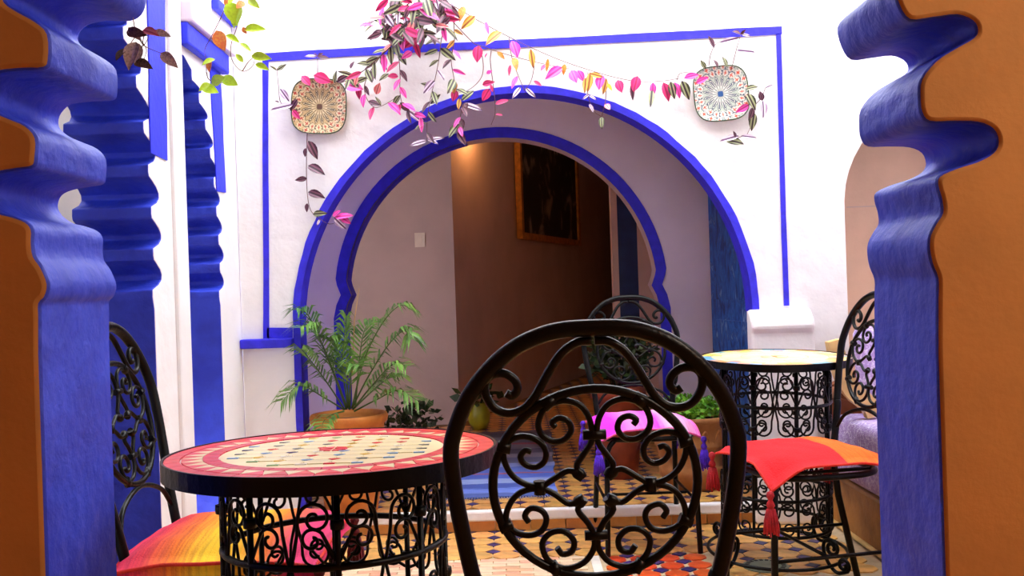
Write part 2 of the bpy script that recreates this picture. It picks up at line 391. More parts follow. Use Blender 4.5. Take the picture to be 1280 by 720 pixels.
# gallery around the camera
struct('floor_gallery', MB().box(-2.3, 2.3, -2.2, 3.27, -0.1, -0.004).mesh('floor_gallery', 'tile_riser'), 'plain tan floor of the gallery')
struct('ceiling_gallery', MB().box(-2.3, 2.3, -2.2, YN0, 2.6, 2.7).mesh('c', 'ochre_plaster'), 'ochre ceiling of the gallery')
struct('wall_gallery_back', MB().box(-2.3, 2.3, -2.3, -2.2, 0, 2.6).mesh('c', 'ochre_plaster'), 'ochre back wall of the gallery')
struct('wall_gallery_left', MB().box(-1.5, -1.4, -2.2, YN0, 0, 2.6).mesh('c', 'ochre_plaster'), 'ochre side wall of the gallery, left')
struct('wall_gallery_right', MB().box(2.3, 2.4, -2.2, YN0, 0, 2.6).mesh('c', 'ochre_plaster'), 'ochre side wall of the gallery, right')

# unseen wooden covers added overhead to keep sky light off the left jamb
struct('ceiling_light_block', MB().box(-2.8, 2.3, YN1, 2.95, ztop, ztop + 0.2).mesh('c', 'bench_wood'), 'added wooden overhang out of view, shading the near side of the courtyard')
struct('ceiling_side', MB().box(-2.8, XL - TW, 2.95, 3.3, ztop, ztop + 0.2).mesh('c', 'bench_wood'), 'unseen wooden roof over the side gallery, cut short to let light in')  # shaped to let sky light whiten the end wall, not the jamb

# ------------------------------------------------------------------ left arcade wall (plane x = XL), scalloped arches seen edge-on
XL, TW = -1.16, 0.26
def scallop(tips, depth):
    """jamb outline (y,z) going up through blunt tips; between two tips a round hollow bites into the wall."""
    out = []
    for i, (y, z) in enumerate(tips):
        out += [(y + 0.004, z - 0.020), (y, z - 0.006), (y + 0.002, z + 0.018)]
        if i + 1 < len(tips):
            y2, z2 = tips[i + 1]; dz = z2 - z - 0.036
            for k in (1, 2, 3, 4, 5):
                t = k / 6
                out.append((y + (y2 - y) * t + depth * math.sin(PI * t ** 0.8), z + 0.018 + dz * t))
    return out
tipsA = [(3.10, 1.045), (3.118, 1.18), (3.112, 1.315), (3.098, 1.45), (3.07, 1.585), (3.02, 1.72), (2.93, 1.85), (2.80, 1.97), (2.63, 2.06)]
profA = [(3.112, 0.0), (3.112, 1.0)] + scallop(tipsA, 0.08) + [(2.42, 2.14)]
profA_near = [(2 * 2.42 - y, z) for (y, z) in reversed(profA[:-1])]
profA_near = [(max(1.66, y), z) for (y, z) in profA_near]
tipsB = [(3.805, 1.04), (3.825, 1.15), (3.82, 1.262), (3.805, 1.374), (3.785, 1.486), (3.75, 1.598), (3.70, 1.70), (3.635, 1.79), (3.56, 1.86)]
profB = [(3.818, 0.0), (3.818, 1.0)] + scallop(tipsB, 0.06) + [(3.48, 1.91)]
out = [(1.593, 0), (1.593, ztop), (4.1, ztop), (4.1, 0.0)] + profB + [(3.42, 1.91), (3.42, 0.0)] + profA + profA_near
out = [p for i, p in enumerate(out) if i == 0 or (abs(p[0] - out[i - 1][0]) + abs(p[1] - out[i - 1][1])) > 1e-4]
struct('wall_left', prism(out, 'X', XL - TW, XL, 'wall_left', ['white_plaster', 'white_plaster', 'jamb_blue']), 'white courtyard wall with scalloped blue arches', bevel=0.006)
# white pier facing between the arches (its reveal towards the small arch is white)
struct('trim_1', MB().box(XL - TW, XL + 0.014, 3.300, 3.424, 0, ztop).mesh('t', 'white_plaster'), 'white pilaster edge between the two scalloped arches', bevel=0.01)
ribbon([PX(198, 196, XL + 0.001) , PX(196, 100, XL + 0.001), PX(193, -60, XL + 0.001), PX(190, -160, XL + 0.001)], 0.155, (1, 0, 0), 'trim_2', 'strip_blue', label='broad blue painted line on the white pier', seed=3)
ribbon([PX(276, 240, XL + 0.001), PX(272, 160, XL + 0.001), PX(267, 60, XL + 0.001)], 0.13, (1, 0, 0), 'trim_3', 'strip_blue', label='short blue painted line beyond the small arch', seed=4)
# cornice above the small arch: blue painted mouldings with white ledges
struct('trim_4', MB().box(XL, XL + 0.035, 3.424, 3.93, 1.94, 2.02).mesh('t', 'strip_blue'), 'blue moulding above the small arch', bevel=0.008)
struct('trim_5', MB().box(XL, XL + 0.055, 3.424, 3.97, 2.021, 2.1).mesh('t', 'shade_tint_plaster'), 'pale ledge above the blue moulding', bevel=0.008)  # white ledge with its shadow put into the colour
struct('trim_6', MB().box(XL, XL + 0.03, 3.82, 4.1, 2.18, 2.225).mesh('t', 'strip_blue'), 'second thin blue moulding high on the wall', bevel=0.008)
# open side gallery behind the left arcade
struct('floor_side', MB().box(-2.7, XL - TW, 1.5, 4.1, -0.1, -0.004).mesh('f', 'tile_riser'), 'floor beyond the left arcade')
struct('wall_side_left', MB().box(-2.8, -2.7, 1.5, 4.1, 0, ztop).mesh('f', 'white_plaster'), 'white wall beyond the left arcade')
struct('wall_leak_block', MB().box(-2.8, -1.45, 1.5, 1.593, 0, ztop).mesh('f', 'white_plaster'), 'added white wall out of view, closing a light leak into the side gallery')  # added unseen, stops stray sky light reaching the scalloped jamb
struct('wall_side_back', MB().box(-2.7, XL - TW, 3.75, 3.85, 0, ztop).mesh('f', 'white_plaster'), 'white end wall beyond the left arcade')

# ------------------------------------------------------------------ back wall with the big arch and the niche
YB, TB = 4.10, 0.12
cx0, cz0, R0 = 0.057, 0.895, 0.970
XN = 1.432                        # left edge of the niche
def arc(cx, cz, R, a0, a1, n): return [(cx + R * math.cos(math.radians(a0 + (a1 - a0) * i / n)), cz + R * math.sin(math.radians(a0 + (a1 - a0) * i / n))) for i in range(n + 1)]
XR = 2.1
nic = [(XN, 0.0), (XN, 1.34)] + arc(XN + 0.44, 1.34, 0.44, 178, 95, 10) + [(XR - 0.02, 1.775), (XR - 0.02, 0.0)]
polyB = [(-1.16, 0.0), (cx0 - R0, 0.0)] + arc(cx0, cz0, R0, 180, 0, 48) + [(cx0 + R0, 0.0)] + nic + [(XR + 0.1, 0.0), (XR + 0.1, ztop), (-1.16, ztop)]
struct('wall_back', prism(polyB, 'Y', YB, YB + TB, 'wall_back', ['white_plaster', 'shade_tint_plaster', 'white_plaster'], smooth_sides=False), 'white courtyard wall with a large arch', bevel=0.004)
# blue painted arch line (face band + reveal)
def arch_band(cx, cz, Ri, Ro, y0, y1, zlo_l, zlo_r, name, label, inner_jog=None):
    """Band of width Ro-Ri on the wall face y0 and lining the reveal back to y1 (solid, slightly proud)."""
    rn = random.Random(11)
    inn, outp = [], []
    def addp(pi, po): inn.append(pi); outp.append(po)
    n = 60
    for i in range(6):
        z = zlo_l + (cz - zlo_l) * i / 6; j = 0.008 * (rn.random() - .5)
        addp((cx - Ri + 0.004, z), (cx - Ro + j, z))
    for i in range(n + 1):
        a = math.radians(180 - 180 * i / n); j = 0.005 * (rn.random() - .5)
        addp((cx + (Ri - 0.004) * math.cos(a), cz + (Ri - 0.004) * math.sin(a)), (cx + (Ro + j) * math.cos(a), cz + (Ro + j) * math.sin(a)))
    for i in range(1, 7):
        z = cz + (zlo_r - cz) * i / 6; j = 0.008 * (rn.random() - .5)
        addp((cx + Ri - 0.004, z), (cx + Ro + j, z))
    k = len(inn); vs = []; fs = []
    for a, b in zip(inn, outp):
        vs += [(b[0], y0 - 0.001, b[1]), (b[0], y0 - 0.005, b[1]), (a[0], y0 - 0.005, a[1]), (a[0], y1, a[1])]
    for i in range(k - 1):
        a, b = 4 * i, 4 * i + 4
        fs += [(a, b, b + 1, a + 1), (a + 1, b + 1, b + 2, a + 2), (a + 2, b + 2, b + 3, a + 3)]
    o = link(name, MB().add(vs, fs).mesh(name, 'line_blue')); return tag(o, label, None, None, 'structure')
arch_band(cx0, cz0, R0, R0 + 0.027, YB, YB + TB, 0.09, 0.90, 'trim_7', 'blue painted line around the large outer arch')
# blue painted frame lines on the back wall
def W(u, v): p = P(u, v, YB); p.y = YB - 0.001; return p
ribbon([W(331, 72), W(430, 66), W(520, 61), W(640, 55), W(760, 49), W(880, 43), W(977, 38)], 0.034, (0, -1, 0), 'trim_8', 'line_blue', label='blue painted line along the top of the panel', seed=5)
ribbon([W(332, 76), W(332, 200), W(333, 330), W(333, 424)], 0.024, (0, -1, 0), 'trim_9', 'line_blue', label='blue painted line down the left of the panel', seed=6)
ribbon([W(973, 42), W(976, 150), W(979, 270), W(983, 382)], 0.022, (0, -1, 0), 'trim_10', 'line_blue', label='blue painted line down the right of the panel', seed=7)
ribbon([W(334, 416), W(366, 416)], 0.045, (0, -1, 0), 'trim_11', 'line_blue', label='blue foot of the left panel line', seed=8)
a = W(303, 430); b = W(368, 424)
struct('trim_12', MB().box(a.x, b.x, YB - 0.045, YB, a.z - 0.02, a.z + 0.02).mesh('t', 'line_blue'), 'small blue ledge beside the arch', bevel=0.006)
# impost block on the right
zc = W(970, 386).z
prof = [(0.0, 0.0), (0.085, 0.0), (0.085, zc - 0.10), (0.10, zc - 0.075), (0.09, zc - 0.045), (0.04, zc), (0.0, zc)]
bm_poly = [(YB - p[0], p[1]) for p in prof]
struct('trim_13', prism(bm_poly, 'X', 0.995, 1.262, 'impost', ['white_plaster'] * 3, smooth_sides=False), 'white plaster impost block at the foot of the arch', bevel=0.016, bseg=3)
# niche recess behind the right part of the back wall
struct('wall_niche', MB().box(XN - 0.25, XR + 0.1, YB + 0.42, YB + 0.5, 0, 2.2).mesh('n', 'beige_plaster'), 'beige back of the arched niche')
struct('wall_niche_side', MB().box(XN - 0.06, XN, YB + TB, YB + 0.42, 0, 2.2).mesh('n', 'beige_plaster'), 'beige side of the arched niche')
struct('ceiling_niche', MB().box(XN - 0.06, XR + 0.1, YB + TB, YB + 0.5, 2.2, 2.25).mesh('n', 'beige_plaster'), 'top of the arched niche')
struct('wall_right', MB().box(XR, XR + 0.1, YN1, YB + 0.5, 0, ztop).mesh('n', 'white_plaster'), 'white right-hand courtyard wall')
ribbon([P(1058, 259, YB + 0.418), P(1085, 258, YB + 0.418), P(1110, 257, YB + 0.418)], 0.006, (0, -1, 0), 'trim_14', 'room_plaster', thick=0.001, label='thin seam across the niche plaster', seed=9)

# ------------------------------------------------------------------ vestibule and inner wall
YI, TI = 4.90, 0.16
ZU = 0.09
cx1, cz1, R1 = -0.054, 1.003, 0.800
def inner_outline(R, cusp):
    pts = [(cx1 - R - 0.012, ZU), (cx1 - R - 0.010, cz1 - 0.10), (cx1 - R + 0.006, cz1 - 0.03), (cx1 - R + cusp, cz1 + 0.02), (cx1 - R + 0.012, cz1 + 0.07)]
    pts += arc(cx1, cz1, R, 173, 7, 44)
    pts += [(cx1 + R - 0.012, cz1 + 0.07), (cx1 + R - cusp, cz1 + 0.02), (cx1 + R - 0.006, cz1 - 0.03), (cx1 + R + 0.010, cz1 - 0.10), (cx1 + R + 0.012, ZU)]
    return pts
inn = inner_outline(R1, 0.03)
struct('wall_inner', prism([(-1.3, ZU)] + inn + [(1.5, ZU), (1.5, 2.3), (-1.3, 2.3)], 'Y', YI, YI + TI, 'wall_inner', ['shade_tint_plaster', 'room_plaster', 'room_plaster']), 'white wall tinted lavender for shade, with the inner horseshoe arch')
oup = inner_outline(R1 + 0.050, 0.03)
vs, fs = [], []
for i, (p, q) in enumerate(zip(inn, oup)):
    vs += [(q[0], YI - 0.001, q[1]), (q[0], YI - 0.005, q[1]), (p[0] + (0.003 if i < len(inn) / 2 else -0.003), YI - 0.005, p[1] - 0.003), (p[0] + (0.003 if i < len(inn) / 2 else -0.003), YI + 0.004, p[1] - 0.003)]
for i in range(len(inn) - 1):
    a, b = 4 * i, 4 * i + 4; fs += [(a, b, b + 1, a + 1), (a + 1, b + 1, b + 2, a + 2), (a + 2, b + 2, b + 3, a + 3)]
tag(link('trim_15', MB().add(vs, fs).mesh('t', 'line_blue')), 'blue painted line around the inner horseshoe arch', None, None, 'structure')
vs, fs = [], []
half = [p for p in inn if p[0] < cx1 - 0.12]
for p in half: vs += [(p[0] + 0.004, YI + 0.02, p[1] - 0.002), (p[0] + 0.004, YI + TI, p[1] - 0.002), (p[0] - 0.03, YI + TI + 0.003, p[1] + 0.01)]
for i in range(len(half) - 1): a, b = 3 * i, 3 * i + 3; fs += [(a, b, b + 1, a + 1), (a + 1, b + 1, b + 2, a + 2)]
tag(link('trim_16', MB().add(vs, fs).mesh('t', 'line_blue')), 'second blue line inside the left of the inner arch', None, None, 'structure')
struct('wall_vestibule_left', MB().box(-1.36, -1.3, YB + TB, YI + 0.02, 0, 2.3).mesh('n', 'shade_tint_plaster'), 'vestibule side wall, left')
struct('wall_vestibule_right', MB().box(1.33, 1.37, YB + TB, YI + 0.02, 0, 2.3).mesh('n', 'shade_tint_plaster'), 'vestibule side wall, right')
struct('ceiling_vestibule', MB().box(-1.36, 1.37, YB + TB, YI + 0.02, 2.3, 2.36).mesh('n', 'shade_tint_plaster'), 'vestibule ceiling')
# blue door leaf standing open in the vestibule
dl = link('door_1', None); bpy.data.objects.remove(dl)
d0 = Vector((1.095, YB + TB + 0.02, ZU)); d1 = Vector((1.004, YI - 0.05, ZU)); dv = d1 - d0; ang = math.atan2(dv.y, dv.x)
door = bpy.data.objects.new('door_1', MB().box(0, dv.length, -0.035, 0, 0.01, 1.95).mesh('door_leaf', 'door_paint')); COL.objects.link(door)
door.location = d0; door.rotation_euler = (0, 0, ang); tag(door, 'distressed blue painted door leaf standing open', None, None, 'structure')
for z0, z1 in ((0.12, 0.75), (0.85, 1.45), (1.55, 1.85)):
    part('door_panel', MB().box(0.07, dv.length - 0.07, 0.0, 0.010, z0, z1), 'door_paint', door)

# ------------------------------------------------------------------ inner room
YW = 6.72; XC = -0.398
we = (XC + 0.335 * (11.6 - YW), 11.6)
struct('wall_room_front', MB().box(-1.7, XC, YW, YW + 0.1, ZU, 2.7).mesh('n', 'room_plaster'), 'pinkish grey room wall with a light switch')
struct('wall_room_angled', prism([(XC, YW), we, (we[0] - 0.1, 11.65), (XC - 0.1, YW + 0.1)], 'Z', ZU, 2.7, 'w', ['room_plaster'] * 3, smooth_sides=False), 'dim room wall receding with a framed painting')
struct('wall_room_left', MB().box(-1.8, -1.7, YI + 0.02, YW + 0.1, ZU, 2.7).mesh('n', 'room_plaster'), 'room side wall, left')
struct('wall_room_right', MB().box(1.56, 1.66, YI + 0.02, 11.7, ZU, 2.7).mesh('n', 'beige_plaster'), 'beige room side wall, right')
struct('wall_room_end', MB().box(we[0] - 0.1, 1.66, 11.6, 11.7, ZU, 2.7).mesh('n', 'room_plaster'), 'end wall of the dark passage')
struct('wall_room_above', MB().box(-1.8, 1.66, YI + 0.02, YI + TI, 2.3, 2.7).mesh('n', 'room_plaster'), 'wall over the inner arch')
struct('ceiling_room', MB().box(-1.8, 1.66, YI + 0.02, 11.7, 2.7, 2.76).mesh('n', 'room_plaster'), 'ceiling of the inner room')
dr = link('door_2', MB().box(we[0] + 0.06, 1.52, 11.55, 11.6, ZU + 0.01, 2.3).mesh('d', 'dark_blue_wood')); tag(dr, 'dark blue door at the end of the passage', None, None, 'structure')
part('door_frame', MB().box(we[0] + 0.0, we[0] + 0.06, 11.53, 11.6, ZU + 0.01, 2.36), 'beige_plaster', dr)
for zz in (0.3, 1.3): part('door_panel', MB().box(we[0] + 0.1, 1.48, 11.54, 11.55, zz, zz + 0.8), 'dark_blue_wood', dr)

# wall return with a blue door post on the right of the room
struct('wall_room_return', MB().box(0.765, 1.56, 5.80, 5.90, ZU, 2.7).mesh('n', 'beige_plaster'), 'beige room wall return behind the inner arch')
dr3 = link('door_3', MB().box(0.648, 0.765, 5.80, 5.87, ZU, 2.4).mesh('d', 'dark_blue_wood')); tag(dr3, 'dark blue door post in the inner room', None, None, 'structure')
part('door_frame', MB().box(0.612, 0.648, 5.79, 5.88, ZU, 2.4), 'beige_plaster', dr3)

# ------------------------------------------------------------------ floors
gap, PIT, CUT = 0.0022, 0.105, 0.030
def oct_mesh():
    h, c = PIT / 2 - gap, CUT + gap * 0.4
    pl = [(h, -h + c), (h, h - c), (h - c, h), (-h + c, h), (-h, h - c), (-h, -h + c), (-h + c, -h), (h - c, -h)]
    return prism(pl, 'Z', -0.012, 0, 'floor_tile', ['tile_ochre'] * 3, smooth_sides=False)
def dia_mesh(c, m): return prism([(c, 0), (0, c), (-c, 0), (0, -c)], 'Z', -0.012, 0, 'inset_tile', [m] * 3, smooth_sides=False)
OCT, DIA = oct_mesh(), dia_mesh(CUT - gap, 'tile_navy')
floor = struct('floor', MB().box(XL, XR, 3.27, YB + TB, -0.1, -0.005).mesh('floor', 'grout'), 'courtyard floor of ochre tiles with navy diamonds')
tiles_x0 = XL + 0.002
def tile_field(parent, x0, nx, y0, ny, z, dots=True):
    for i in range(nx):
        for j in range(ny):
            link('floor_tile', OCT, parent, (x0 + (i + .5) * PIT, y0 + (j + .5) * PIT, z + random.uniform(-0.0008, 0.0004)))
    if dots:
        for i in range(1, nx):
            for j in range(1, ny + 1):
                link('inset_tile', DIA, parent, (x0 + i * PIT, y0 + j * PIT, z))
NXF = int((1.31 - tiles_x0) / PIT)
tile_field(floor, tiles_x0, NXF, 3.660, 4, 0.0)
XS = tiles_x0 + 18 * PIT
tile_field(floor, XS, NXF - 18, 3.345, 3, 0.0)
for i in range(19, NXF):
    pass
# salmon brick border on the left, white strip, vermilion star field
BR = MB().box(-0.048, 0.048, -0.0155, 0.0155, -0.012, 0).mesh('brick', 'tile_salmon'); BP = MB().box(-0.048, 0.048, -0.0155, 0.0155, -0.012, 0).mesh('brick', 'tile_pale')
for r in range(11):
    for k in range(14):
        x = XL + 0.055 + 0.1 * k + (0.05 if r % 2 else 0)
        if x < 0.225: link('brick', BP if (r * 3 + k * 2) % 5 in (1, 2, 3) and r < 8 else BR, floor, (x, 3.643 - r * 0.0335, 0))
link('border_strip', MB().box(0.262, 0.296, 3.275, 3.656, -0.012, 0.0005).mesh('border_strip', 'tile_white'), floor)
SQ = prism([(-.041, -.014), (-.014, -.041), (.014, -.041), (.041, -.014), (.041, .014), (.014, .041), (-.014, .041), (-.041, .014)], 'Z', -0.012, 0, 'star_tile', ['tile_vermilion'] * 3, smooth_sides=False)
D2 = dia_mesh(0.028, 'tile_navy')
for i in range(4):
    for j in range(3):
        x = 0.352 + i * 0.1; y = 3.603 - j * 0.1
        link('star_tile', SQ, floor, (x, y, 0))
        if i < 3: link('inset_tile', D2, floor, (x + 0.05, y - 0.05, 0)); link('inset_tile', D2, floor, (x + 0.05, y + 0.05, 0)) if j == 0 else None
# threshold step
riser = tag(link('trim_17', MB().box(XL, 1.30, 4.085, YB - 0.0005, 0.0, 0.045).mesh('riser', 'grout')), 'low tiled step leading up into the arch', None, None, 'structure')
RT = MB().box(-0.073, 0.073, -0.008, 0, 0.002, 0.043).mesh('riser_tile', 'tile_riser')
for k in range(16): link('riser_tile', RT, riser, (XL + 0.08 + 0.15 * k, 4.085, 0))
nos = prism([(XL, 4.06), (-0.6, 4.056), (0.0, 4.062), (0.6, 4.058), (1.30, 4.06), (1.30, YB), (XL, YB)], 'Z', 0.0455, ZU, 'nosing', ['white_plaster'] * 3, smooth_sides=False)
struct('trim_18', nos, 'whitewashed nosing along the step', bevel=0.008)
# raised floor inside
fl2 = struct('floor_inner', MB().box(-1.8, 1.66, YB + 0.001, 11.7, 0.0, ZU - 0.005).mesh('floor_inner', 'grout_dark'), 'raised inner floor of ochre tiles with navy diamonds')
x0, y0 = -0.94, YB + 0.004; nx = 19; ny = 15
tile_field(fl2, x0, nx, y0, ny, ZU)
bmx = MB()
for i in range(-8, 27):
    for j in range(0, 68):
        if 0 <= i < nx and j < ny: continue
        cx, cy = x0 + (i + .5) * PIT, y0 + (j + .5) * PIT
        if cx < -1.72 or cx > 1.52 or cy > 11.5: continue
        if cy > YW - 0.06 and cx < XC + 0.335 * (cy - YW) + 0.07: continue
        if j < 1 and (i < 0 or i >= nx): continue
        h, c = PIT / 2 - gap, CUT
        pl = [(h, -h + c), (h, h - c), (h - c, h), (-h + c, h), (-h, h - c), (-h, -h + c), (-h + c, -h), (h - c, -h)]
        bmx.add([(cx + a, cy + b, ZU) for a, b in pl], [tuple(range(8))], 0)
        c2 = CUT - gap
        bmx.add([(cx - PIT / 2 + c2, cy - PIT / 2, ZU), (cx - PIT / 2, cy - PIT / 2 + c2, ZU), (cx - PIT / 2 - c2, cy - PIT / 2, ZU), (cx - PIT / 2, cy - PIT / 2 - c2, ZU)], [(0, 1, 2, 3)], 1)
far = link('floor_tiles_beyond', bmx.mesh('floor_tiles_beyond', ['tile_ochre', 'tile_navy']), fl2); tag(far, kind='stuff')

# ------------------------------------------------------------------ lamps: inner room, and one added in the gallery
def bulb(name, label, loc, power, color, radius, hang):
    t = thing(name, label, 'lamp', loc)
    li = bpy.data.lights.new('bulb_light', 'POINT'); li.energy = power; li.color = color; li.shadow_soft_size = radius
    lo = bpy.data.objects.new('bulb_light', li); COL.objects.link(lo); lo.parent = t; lo.location = (0, 0, -0.02)
    part('lamp_shade', MB().lathe([(0.02, 0.10), (0.05, 0.09), (0.10, 0.03), (0.105, 0.025), (0.098, 0.028), (0.048, 0.084), (0.018, 0.094)], 24), 'gold_frame', t)
    part('cord', MB().tube([(0, 0, 0.095), (0, 0, hang)], 0.004, 6), 'iron', t)
    return t
bulb('pendant_lamp', 'small brass pendant lamp hanging in the inner room', (-0.17, 6.95, 2.24), 6.5, (1.0, 0.5, 0.16), 0.04, 0.46)
bulb('pendant_lamp', 'added brass pendant lamp out of view, brightening the ochre gallery', (1.75, 0.50, 2.05), 66, (1.0, 0.93, 0.8), 0.06, 0.50)  # added out of view to brighten the ochre wall and near jambs

# ------------------------------------------------------------------ wrought-iron chair (front faces local +Y, back rest at -Y)
TILT = 0.20; YTOP = 1.30; ZTOPC = 0.98
def onback(cxp, cyp):                # crop pixel of the nearest chair's back -> (x, z) on its leaning plane
    r = ray(540 + cxp / 2.1175, 380 + cyp / 2.1175)
    d = (YTOP + (ZTOPC - EYE) * TILT) / (1 + r[2] * TILT)
    return r[0] * d, EYE + r[2] * d
hoopL = [(424, 63), (350, 68), (290, 82), (220, 115), (150, 175), (95, 250), (62, 330), (50, 390), (58, 480), (78, 590), (108, 720)]
xl = onback(50, 380)[0]; xr = onback(810, 390)[0]; XCEN = (xl + xr) / 2
SEAT = 0.44; YBACK = -0.185
def loc2(p):                         # chair-local from (x, z) on the back plane
    return Vector((p[0], YBACK - (p[1] - SEAT) * TILT, p[1]))
def L2(cxp, cyp): x, z = onback(cxp, cyp); return (x - XCEN, z)
def mir(pts, s): return [(p[0] * s, p[1]) for p in pts]
hoop_half = [L2(*p) for p in hoopL]; hoop_half[0] = (0.0, hoop_half[0][1])
hl = [(p[0], p[1]) for p in hoop_half] + [(hoop_half[-1][0] * 0.955, 0.60), (-0.158, 0.50), (-0.158, SEAT)]
leg_low = [(-0.158, SEAT)]
bellL = [(428, 97), (385, 101), (345, 128), (312, 175), (288, 218), (266, 254), (238, 280), (200, 289), (166, 276), (143, 243), (141, 208), (162, 186), (195, 185), (220, 203), (226, 226), (212, 243), (196, 236)]
scA = [(398, 458), (383, 430), (396, 405), (418, 372), (424, 345), (416, 302), (390, 267), (345, 256), (300, 275), (281, 314), (290, 345), (320, 364), (350, 359), (368, 335), (360, 310), (336, 302), (318, 314), (326, 326)]
scB = [(398, 458), (362, 441), (320, 465), (285, 484), (240, 474), (206, 446), (189, 402), (201, 366), (235, 350), (275, 358), (300, 385), (298, 415), (275, 432), (247, 425), (234, 405), (246, 388), (262, 391)]
scC = [(402, 514), (364, 529), (322, 502), (285, 488), (236, 498), (206, 530), (196, 570), (216, 600), (255, 612), (290, 600), (303, 570), (290, 547), (262, 541), (246, 559), (256, 577)]
scD = [(402, 514), (386, 545), (412, 578), (428, 610), (428, 648), (400, 686), (350, 700), (306, 676), (292, 634), (314, 606), (350, 602), (375, 625), (371, 653), (346, 662), (331, 645)]
def curve3(pts2, sub=4): return [loc2((p.x, p.y)) for p in catmull([(a, b, 0) for a, b in pts2], sub)]
def collar_mb(p2, ang, r=0.0085, ln=0.012):
    c = loc2(p2); d = Vector((math.cos(ang), 0, math.sin(ang)))
    return MB().tube([c - d * ln / 2 * 1.6, c + d * ln / 2 * 1.6], r, 8)
def make_chair(name, label, group):
    t = thing(name, label, 'chair', group=group)
    full = [(x, z) for x, z in reversed(hl)] + [(-x, z) for x, z in hl[1:]]
    path = curve3(full, 5)
    fr = part('back_frame', MB().tube(path, 0.0118, 10), 'iron', t)
    for s in (-1, 1):
        b = [L2(*p) for p in bellL]; b[0] = (-0.002, b[0][1])
        part('bell_scroll', MB().tube(curve3(mir(b, s)), 0.0062, 8), 'iron', t)
        for pts in (scA, scB, scC, scD):
            q = [L2(*p) for p in pts]; c3 = curve3(mir(q, s)); n = len(c3)
            part('scroll', MB().tube(c3, [0.0078 if i < 3 else 0.0046 for i in range(n)], 7), 'iron', t)
        for pc, a in (((308, 262), 2.4), ((190, 380), 0.2), ((285, 486), 1.55), ((196, 588), -0.4), ((325, 700), 1.0)):
            q = mir([L2(*pc)], s)[0]; part('collar', collar_mb(q, a if s < 0 else PI - a), 'iron', t)
    for pc in ((424, 346), (428, 612)):
        q = (0.0, L2(*pc)[1]); part('collar', collar_mb(q, 0.0, 0.0075, 0.02), 'iron', t)
    oc = L2(430, 478); orx = (L2(700, 478)[0] - L2(158, 478)[0]) / 2; orz = (L2(430, 230)[1] - L2(430, 727)[1]) / 2
    part('oval_ring', MB().tube([loc2((orx * math.cos(2 * PI * i / 56), oc[1] + orz * math.sin(2 * PI * i / 56))) for i in range(56)], 0.0066, 8, closed=True), 'iron', t)
    zb = oc[1] - orz
    part('back_rail', MB().tube(curve3([(-0.155, zb - 0.085), (-0.11, zb - 0.035), (0, zb - 0.008), (0.11, zb - 0.035), (0.155, zb - 0.085)], 5), 0.0058, 8), 'iron', t)
    # seat ring and panel
    sr = []
    for i in range(40):
        a = 2 * PI * i / 40; e = 0.62
        cxx, syy = math.cos(a), math.sin(a)
        sr.append((0.185 * math.copysign(abs(cxx) ** e, cxx), 0.185 * math.copysign(abs(syy) ** e, syy), SEAT))
    part('seat_ring', MB().tube(sr, 0.010, 8, closed=True), 'iron', t)
    for k in (-0.10, 0.0, 0.10): part('seat_bar', MB().tube([(k, -0.18, SEAT), (k, 0.18, SEAT)], 0.006, 6), 'iron', t)
    for s in (-1, 1):
        part('leg', MB().tube([(s * 0.158, YBACK, SEAT + 0.02), (s * 0.163, YBACK - 0.02, 0.30), (s * 0.175, YBACK - 0.09, 0.006)], 0.0112, 9), 'iron', t)
        part('leg', MB().tube(catmull([(s * 0.135, 0.165, SEAT - 0.004), (s * 0.158, 0.178, SEAT - 0.035), (s * 0.166, 0.186, 0.34), (s * 0.175, 0.20, 0.006)], 4), 0.0105, 9), 'iron', t)
        part('stretcher', MB().tube([(s * 0.167, YBACK - 0.045, 0.20), (s * 0.170, 0.193, 0.20)], 0.0058, 7), 'iron', t)
    part('stretcher', MB().tube([(-0.168, 0.02, 0.20), (0.168, 0.02, 0.20)], 0.0058, 7), 'iron', t)
    return t
GC = 'wrought iron courtyard chairs'
c_front = make_chair('iron_chair', 'black scrolled iron chair with no cushion, beside the red rimmed table', GC)
zplane = SEAT
c_front.location = (XCEN, YTOP + (ZTOPC - SEAT) * TILT - YBACK, 0)
c_pink = dup(c_front, (0.50, 3.82, 0), math.radians(181), 'black scrolled iron chair holding the pink cushion, before the step')
c_left = dup(c_front, (-0.645, 2.19, 0), math.radians(-90), 'black scrolled iron chair pushed under the red rimmed table, back to the blue jamb')
c_red = dup(c_front, (0.90, 3.02, 0), math.radians(101), 'black scrolled iron chair holding the red and orange cushion, beside the bench')

